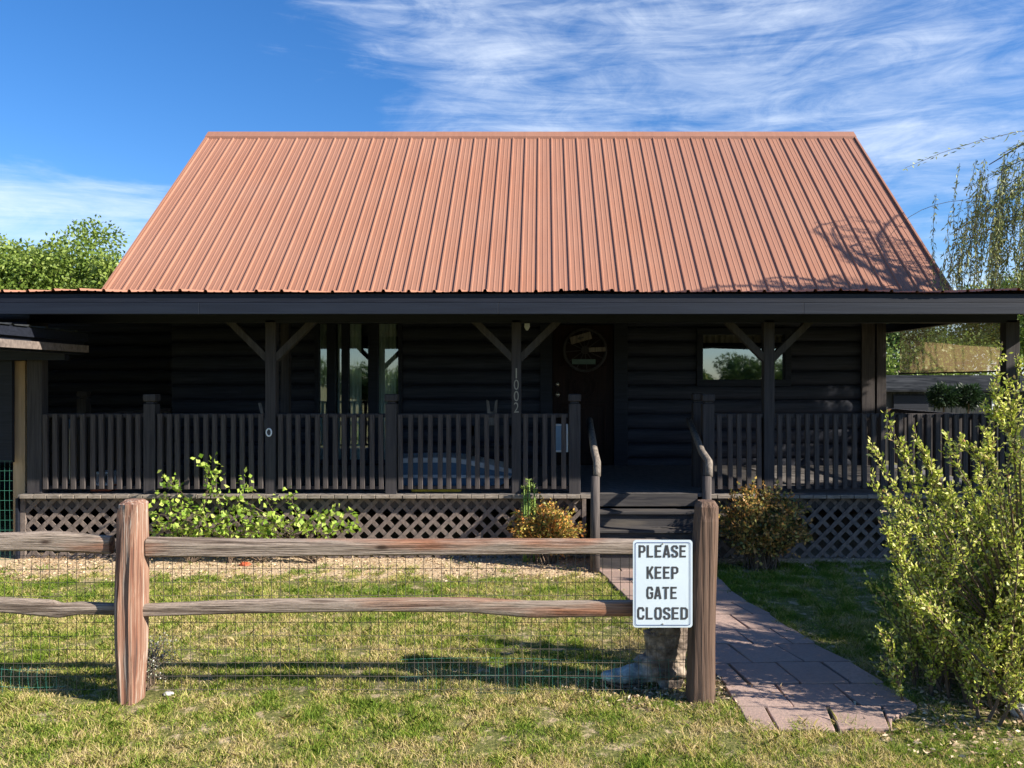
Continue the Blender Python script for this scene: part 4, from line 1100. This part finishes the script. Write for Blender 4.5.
# big light green shrub right foreground
def big_shrub():
    random.seed(21)
    t = thing('tall_shrub', 'large sunlit yellow green shrub with long arching shoots in the right foreground', 'shrub', (2.75, 4.45, 0))
    st = MB(); LP, LD = [], []
    n_main = 155
    for k in range(n_main):
        bx_, by_ = 2.85+random.gauss(0, .3), 4.45+random.gauss(0, .22)
        a = random.uniform(0, 2*math.pi); tilt = random.uniform(.0, .62)
        d = Vector((math.sin(tilt)*math.cos(a)*1.1-.10, math.sin(tilt)*math.sin(a)*.8, math.cos(tilt)))
        L_ = random.uniform(1.0, 1.9)*(1-.3*tilt)
        L_ *= .62 + .38*min(1, max(0, (bx_+d.x*L_*.7-2.5)/.8))
        if k % 3 == 0: L_ *= .55
        if d.x > 0.1: L_ *= 1.12
        ex_ = bx_+d.x*L_
        if ex_ < 2.12: L_ *= min(1, max(.45, (bx_-2.12)/max(.05, bx_-ex_)))
        p = grow((bx_, by_, 0), d, L_, 10, .07, -.0)
        st.tube(p, [.010*(1-i/11)+.0018 for i in range(11)], 4, False)
        for q in range(int(10+L_*8)):
            i = random.randint(1, 9); tt = random.random(); s0 = p[i].lerp(p[i+1], tt) if i < 10 else p[i]
            dd = (p[i+1 if i < 10 else 10]-p[i-1]).normalized()
            sd = (dd + rv(.36) + Vector((0, 0, .15))).normalized()
            sp_ = grow(s0, sd, random.uniform(.08, .30), 4, .10, -.05)
            st.tube(sp_, [.003, .0025, .002, .0015, .001], 3, False)
            P, D = along(sp_, .011, .006); LP += P; LD += D
        P, D = along(p, .012, .006, .12); LP += P; LD += D
    # explicit leading shoots reaching where the photo shows them
    for (ax, ay, bx_, by_) in ((940, 560, 868, 441), (930, 540, 886, 412), (960, 520, 922, 452), (985, 500, 1000, 340), (1010, 480, 1018, 352), (1000, 470, 960, 440), (925, 610, 872, 470), (930, 640, 880, 520), (935, 660, 893, 570), (1010, 440, 990, 385), (990, 620, 905, 600), (960, 560, 900, 440), (975, 540, 935, 470), (990, 540, 945, 430), (1000, 560, 975, 445), (1020, 470, 1006, 375), (950, 580, 885, 490), (940, 600, 890, 545), (1005, 520, 985, 420), (1030, 480, 1030, 350), (1040, 470, 1045, 360), (955, 540, 912, 425)):
        a = at(ax, ay, 4.3); b_ = at(bx_, by_, 4.25)
        for r_ in range(1):
            p = [a.lerp(b_, k/8)+rv(.008)+Vector((0, 0, .0)) for k in range(9)]
            p = [Vector((2.72, 4.45, .05)), Vector((2.72, 4.45, .05)).lerp(a, .5)+Vector((0.05, 0, .05))] + p
            st.tube(p, [.007]*3+[.005]*4+[.003]*4, 4, False)
            P, D = along(p, .009, .008, .45); LP += P; LD += D
            for q in range(22):
                i = random.randint(3, 9); sd = ((b_-a).normalized()+rv(.38)).normalized()
                sp_ = grow(p[i], sd, random.uniform(.04, .17)*(1.25-i/11), 3, .1); st.tube(sp_, [.002]*4, 3, False)
                P, D = along(sp_, .009, .006); LP += P; LD += D
    # lower skirt
    LP = np.array(LP); LD = np.array(LD)
    st.build('stems', M['twig'], t)
    fm = leafmat('yellow green shrub leaf', [(0, (.22, .30, .03)), (.35, (.46, .52, .07)), (.75, (.72, .72, .17)), (.96, (.85, .78, .34)), (1, (.4, .16, .08))], trans=.35, rough=.45)
    npmesh('foliage', leaves(LP, LD, .028, .015, rnd=.7), 4, fm, t)
    print('shrub leaves', len(LP))
big_shrub()

def bushy(name, label, cat, cpx, d, wpx, z1, leafm, nsh, leafL=.04, leafW=.022, seed=1, step=.018, lean=0, z0=0, dense=1.0, dy=.2):
    random.seed(seed); cx_ = xx(cpx, d); hw_ = wpx/2/F*d
    t = thing(name, label, cat, (cx_, d, 0)); st = MB(); LP, LD = [], []
    for k in range(nsh):
        a = random.uniform(0, 2*math.pi); r_ = math.sqrt(random.random())
        tip = Vector((cx_+hw_*r_*math.cos(a)*1.0+lean, d+dy*1.3*r_*math.sin(a), (z1)*(1-.45*r_*r_)*random.uniform(.55, 1.02)))
        base_ = Vector((cx_+random.gauss(0, hw_*.15), d+random.gauss(0, .05), 0))
        p = [base_.lerp(tip, i/6)+Vector((0, 0, .12*math.sin(math.pi*i/6)*r_))+rv(.008)*(0 if i == 0 else 1) for i in range(7)]
        st.tube(p, [.006, .005, .004, .004, .003, .002, .0015], 4, False)
        for q in range(int(7*dense)):
            i = random.randint(2, 5); sp_ = grow(p[i], (tip-base_).normalized()+rv(.7), random.uniform(.08, .2), 3, .15)
            st.tube(sp_, [.002]*4, 3, False); P, D = along(sp_, step, .008); LP += P; LD += D
        P, D = along(p, step, .008, .3); LP += P; LD += D
    st.build('stems', M['twig'], t)
    npmesh('foliage', leaves(np.array(LP), np.array(LD), leafL, leafW, rnd=.9), 4, leafm, t)
    return t
om = leafmat('orange flowered leaf', [(0, (.16, .18, .03)), (.3, (.42, .38, .08)), (.55, (.66, .44, .12)), (.85, (.68, .33, .08)), (1, (.6, .2, .05))], trans=.3)
bushy('flowering_shrub', 'small orange and yellow leaved shrub left of the porch steps', 'shrub', 547, 7.62, 68, .63, om, 85, .034, .024, seed=5, dense=1.4)
rm_ = leafmat('orange tipped dark leaf', [(0, (.05, .08, .02)), (.3, (.18, .19, .05)), (.55, (.48, .36, .09)), (.85, (.55, .25, .07)), (1, (.62, .4, .15))], trans=.25)
bushy('nandina_shrub', 'wide reddish orange and green shrub right of the porch steps', 'shrub', 762, 7.35, 96, .86, rm_, 150, .042, .025, seed=6, dy=.26)
# spike plant
random.seed(9)
sp_t = thing('snake_plant', 'green upright spiky plant rising behind the small orange shrub', 'plant', (xx(528, 7.66), 7.66, 0))
ctm = plain('bright green stalk', (.2, .3, .06), .6)
for px_, tp in ((524, 486), (529, 479), (534, 484), (526, 492)):
    p = [Vector((xx(px_, 7.66), 7.66, 0)), at(px_, 520, 7.66), at(px_+.5, (tp+520)/2, 7.66), at(px_, tp, 7.66)]
    MB().tube(p, [.010, .012, .011, .004], 7).build('stalk', ctm, sp_t, smooth=True)
skm = leafmat('stalk leaf', [(0, (.14, .22, .04)), (1, (.34, .42, .1))])
for px_, tp in ((524, 486), (529, 479), (534, 484)):
    P, D = [], []
    for k in range(120):
        q = at(px_, random.uniform(tp, 520), 7.66); a = random.uniform(0, 6.28); P.append((q.x+.017*math.cos(a), q.y+.017*math.sin(a), q.z)); D.append((math.cos(a), math.sin(a), .6))
    npmesh('leaf_tuft', leaves(P, D, .028, .011, rnd=.3), 4, skm, sp_t)

# vine along the lattice
def vine():
    random.seed(33)
    t = thing('climbing_vine', 'bright lime green vine sprawling in front of the lattice below the left rails', 'vine', (xx(240, 7.55), 7.55, 0))
    st = MB(); LP, LD = [], []
    tips = [(205, 460), (212, 470), (245, 483), (230, 497), (172, 482), (160, 495), (182, 505), (150, 512), (165, 520), (200, 512), (196, 528), (225, 515), (240, 508), (262, 515), (280, 520), (285, 495), (270, 530), (300, 520), (320, 514), (345, 510), (352, 522), (330, 522), (215, 530), (180, 532), (250, 530), (155, 528)]
    for tx, ty in tips*2:
        b_ = Vector((xx(random.choice((190, 232, 262, 315)), 7.6), 7.6, 0)); d_ = random.uniform(7.42, 7.68); e = at(tx+random.uniform(-5, 5), ty+random.uniform(-2, 6), d_)
        p = [b_.lerp(e, k/7)+Vector((0, 0, .09*math.sin(math.pi*k/7)))+rv(.014) for k in range(8)]
        st.tube(p, [.005, .004, .004, .003, .003, .003, .002, .0015], 4, False)
        P, D = along(p, .032, .022, .5); LP += P; LD += D
        for q in range(7):
            P_ = e + Vector((random.gauss(0, .05), random.gauss(0, .04), random.gauss(0, .04))); LP.append(tuple(P_)); LD.append((0, -.3, .3))
    st.build('stems', M['twig'], t)
    fm = leafmat('lime vine leaf', [(0, (.16, .3, .03)), (.5, (.36, .5, .07)), (1, (.55, .64, .16))], trans=.4)
    npmesh('foliage', leaves(LP, LD, .056, .046, rnd=1.0), 4, fm, t)
vine()

# weed with tiny white flowers at left post base
bushy('weed', 'tiny pale flowering weed at the base of the reddish fence post', 'plant', 150, 4.5, 20, .17, leafmat('pale flower', [(0, (.2, .28, .1)), (.5, (.5, .5, .4)), (1, (.75, .72, .66))], trans=.2), 10, .014, .01, seed=14, dy=.05)

# ------------------------------------------------------------------ trees
def tree(name, label, cat, x, y, h, cr, leafm, seed, nleaf=16000, leaf=.13, trunk_r=.2, cz0=.35, squash=.85, group=None, nl=None, gap=.0, shape=None):
    random.seed(seed); rs = np.random.default_rng(seed)
    t = thing(name, label, cat, (x, y, 0), group)
    tr = MB(); tp = grow((x, y, -.1), (random.gauss(0, .05), random.gauss(0, .05), 1), h*.75, 8, .05)
    tr.tube(tp, [trunk_r*(1-.1*i) for i in range(9)], 8)
    clumps = []
    ncl = nl or 46
    cc = Vector((x, y, h*(cz0+1)/2)); hz = h*(1-cz0)/2
    for k in range(ncl):
        d = rv(1).normalized(); r_ = random.uniform(.45, 1.0)
        c = cc + Vector((d.x*cr*r_, d.y*cr*r_, d.z*hz*r_*squash))
        s0 = tp[random.randint(3, 7)]; mid = s0.lerp(c, .5)+Vector((0, 0, -.03*h))+rv(.1)
        tr.tube([s0, mid, c], [trunk_r*.28, trunk_r*.16, trunk_r*.05], 5, False)
        clumps.append((c, random.uniform(.16, .34)*cr))
    tr.build('trunk', M['bark'], t)
    P = []
    wts = np.array([q[1]**2 for q in clumps]); wts /= wts.sum()
    idx = rs.choice(len(clumps), nleaf, p=wts)
    cen = np.array([tuple(q[0]) for q in clumps])[idx]; rad = np.array([q[1] for q in clumps])[idx]
    dd = rs.normal(0, 1, (nleaf, 3)); dd /= np.linalg.norm(dd, axis=1, keepdims=True)
    rr2 = rs.random(nleaf)**.45
    P = cen + dd*(rad*rr2)[:, None]*np.array([1.15, 1.15, .75]) + rs.normal(0, .05, (nleaf, 3))
    npmesh('crown', leaves(P, dd*.6+np.array([0, 0, -.1]), leaf, leaf*.6, rnd=.6), 4, leafm, t)
    return t
tl1 = leafmat('bright tree leaf', [(0, (.07, .13, .02)), (.45, (.17, .25, .04)), (1, (.38, .44, .1))], trans=.35, patch=.35)  # lighter yellow green leaf colour
tl2 = leafmat('deep tree leaf', [(0, (.03, .07, .02)), (.5, (.08, .14, .035)), (1, (.2, .26, .07))], trans=.35, patch=.4)
G1 = 'trees beyond the house'
tree('leafy_tree', 'bright leafy tree at the left edge of the sky', 'tree', -17.6, 24, 7.0, 3.4, tl1, 1, 36000, .14, cz0=.2, group=G1)
tree('leafy_tree', 'leafy tree second from the left behind the house', 'tree', -15.6, 25.5, 7.4, 2.7, tl1, 2, 30000, .14, cz0=.2, group=G1)
tree('leafy_tree', 'darker leafy tree touching the left slope of the roof', 'tree', -13.3, 24, 6.7, 2.0, tl1, 3, 24000, .13, cz0=.2, group=G1)
tree('leafy_tree', 'rounded green tree low in the sky behind the willow', 'tree', 16.0, 25, 6.6, 2.6, tl1, 4, 16000, .14, cz0=.15, group=G1)
tree('leafy_tree', 'deep green tree seen through the open end of the porch', 'tree', 14.2, 30, 5.2, 2.4, tl2, 5, 12000, .15, cz0=.1, group=G1)
# hedge behind the shed on the right
tree('leafy_tree', 'low sunlit tree behind the grey plank shed', 'tree', 11.4, 23.5, 3.6, 2.4, tl1, 16, 9000, .13, cz0=.05, group=G1)
# shade tree just outside the right of the picture
tl3 = leafmat('shade tree leaf', [(0, (.05, .1, .02)), (1, (.14, .2, .05))], trans=.3)
tree('shade_tree', 'broad leafy tree standing beyond the right edge of the lawn', 'tree', 9.75, 4.85, 4.3, 2.2, tl3, 8, 44000, .17, trunk_r=.12, cz0=.78, nl=130)
# trees across the road behind the camera, mirrored in the windows
G2 = 'trees across the field mirrored in the windows'
for k in range(10):
    tree('roadside_tree', 'distant roadside tree mirrored in the porch windows', 'tree', -30+k*7+random.uniform(-2, 2), -48+random.uniform(-4, 4), random.uniform(2.9, 4.6), 4.4, tl2, 60+k, 5000, .4, cz0=.05, group=G2, nl=22)

# willow
def willow():
    random.seed(77)
    bx_, by_ = 8.1, 9.7
    t = thing('weeping_willow', 'weeping willow with thin drooping strands at the right edge of the sky', 'tree', (bx_, by_, 0))
    tr = MB(); tp = grow((bx_, by_, -.1), (-.03, 0, 1), 5.6, 8, .05); tr.tube(tp, [.19*(1-.08*i) for i in range(9)], 8)
    LP, LD = [], []
    strands = []
    for k in range(46):
        a = random.uniform(0, 2*math.pi); L_ = random.uniform(1.4, 2.7)
        s0 = tp[random.randint(4, 8)]
        p = [s0]; up = random.uniform(.5, 1.3)
        for i in range(1, 8):
            u = i/7; p.append(s0+Vector((math.cos(a)*L_*u, math.sin(a)*L_*u, up*math.sin(u*math.pi*.72)*1.3))+rv(.04))
        tr.tube(p, [.04*(1-i/8.5) for i in range(8)], 5, False)
        for q in range(8):
            i = random.randint(2, 7); strands.append(p[i]+rv(.05))
    # branches arching toward the house, hand placed (end px, py)
    for (ex, ey, d) in ((905, 168, 9.2), (1000, 155, 9.0), (978, 215, 9.0), (950, 235, 9.3), (965, 190, 9.6), (990, 178, 9.8), (1010, 150, 9.4), (1015, 215, 9.2), (995, 235, 9.6), (970, 245, 9.9), (985, 205, 9.0), (1000, 190, 9.2), (975, 222, 9.4)):
        e = at(ex, ey, d); s0 = tp[7]; mid = s0.lerp(e, .55)+Vector((0, 0, .75))
        p = [((1-u)**2)*s0+2*u*(1-u)*mid+u*u*e for u in [i/9 for i in range(10)]]
        tr.tube(p, [(.006 if ex < 940 else .012)*(1-i/10.5)+.0012 for i in range(10)], 5, False)
        P, D = along(p, .04 if ex < 940 else .018, .02, .3); LP += P; LD += D
        if ex > 935:
            for q in range(19): strands.append(p[random.randint(4, 9)]+rv(.14))
    for (ax, ay, ex, ey, d) in ((965, 200, 872, 275, 9.3),):
        a_, e_ = at(ax, ay, d), at(ex, ey, d); c_ = at(ex+18, ay+4, d)
        p = [((1-u)**2)*a_+2*u*(1-u)*c_+u*u*e_ for u in [i/9 for i in range(10)]]
        tr.tube([tp[7], tp[7].lerp(a_, .5)+Vector((0, 0, .4))]+p, .003, 4, False)
    for s0 in strands:
        L_ = random.uniform(.6, 1.5); L_ = min(L_, s0.z-2.85)
        if L_ < .2: continue
        d0 = (s0-Vector((bx_, by_, s0.z))).normalized()
        p = grow(s0, d0*.25+Vector((0, 0, -1)), L_, 7, .07, .25)
        tr.tube(p, .003, 3, False)
        P, D = along(p, .019, .012); LP += P; LD += D
    tr.build('trunk', M['bark'], t)
    wm = leafmat('willow leaf', [(0, (.15, .21, .06)), (.5, (.34, .40, .13)), (1, (.58, .6, .3))], trans=.35)
    npmesh('crown', leaves(LP, LD, .07, .018, rnd=.55), 4, wm, t); print('willow leaves', len(LP))
willow()

# ------------------------------------------------------------------ grey plank shed seen through the porch end
sd = thing('plank_shed', 'weathered grey plank shed with low sloping roof seen through the end of the porch', 'shed', (9, 17.5, 0))
m = MB(); x = 7.6
while x < 12.2: m.box(x, x+.19, 17.5+random.uniform(-.006, .006), 17.53, 0, 1.62); x += .195
m.build('plank_wall', M['shed_wood'], sd)
m = MB(); m.poly([(7.5, 17.3, 1.62), (12.4, 17.3, 1.62), (12.4, 20, 1.98), (7.5, 20, 1.98)]); m.poly([(7.5, 17.3, 1.58), (12.4, 17.3, 1.58), (12.4, 17.3, 1.62), (7.5, 17.3, 1.62)])
m.build('shed_roof', M['shed_roof'], sd)
MB().box(8.0, 8.8, 17.46, 17.495, .05, 1.5).build('shed_door', M['trim_dark'], sd, .01)
MB().box(10.25, 10.5, 17.46, 17.495, .9, 1.4).build('lit_panel', M['off_white'], sd)  # white panel, its lit patch put into the pale colour
# topiary
tp_ = thing('topiary_pair', 'dark double headed topiary on thin stems in front of the plank shed', 'topiary', (8.3, 15.5, 0))
for dx in (-.25, .25):
    cx_ = 8.35+dx
    MB().tube([(cx_, 15.5, 0), (cx_+.02, 15.5, 1.4)], .02, 6).build('stem', M['twig'], tp_)
    P = []; D = []
    for k in range(1400):
        d = rv(1).normalized(); r_ = .27*random.random()**.35*(1+.5*noise.noise(d*1.7+Vector((dx*9, 0, 0)))); P.append((cx_+d.x*r_, 15.5+d.y*r_, 1.52+d.z*r_*.8)); D.append(tuple(d))
    npmesh('head', leaves(P, D, .1, .03, rnd=.3), 4, M['leaf_green_dark'], tp_)

# ------------------------------------------------------------------ stones
def rock(name, label, x, y, r, seed, mat=None, sq=.6):
    bpy_m = MB(); n_ = 10
    for i in range(n_+1):
        th = math.pi*i/n_
        for j in range(16):
            ph = 2*math.pi*j/16; d = Vector((math.sin(th)*math.cos(ph), math.sin(th)*math.sin(ph), math.cos(th)))
            q = d*r*(1+.35*noise.noise(d*1.6+Vector((seed, 0, 0)))+.1*noise.noise(d*5)); bpy_m.v.append((x+q.x, y+q.y*.8, r*.3+q.z*sq))
    for i in range(n_):
        for j in range(16): bpy_m.f.append((i*16+j, (i+1)*16+j, (i+1)*16+(j+1)%16, i*16+(j+1)%16))
    o = bpy_m.build(name, mat or M['stone'], None); tag(o, label, 'stone')
rock('stone', 'pale rounded stone under the big shrub at the right edge', xx(1024, 4.1), 4.12, .07, 3)
rock('stone', 'small flat pale stone in the grass right of the reddish post', xx(171, 4.43), 4.4, .03, 9, sq=.35)
rock('brick_fragment', 'small red brick fragment on the bare soil near the vine', xx(249, 7.6), 7.5, .05, 5, M['red'], .4)
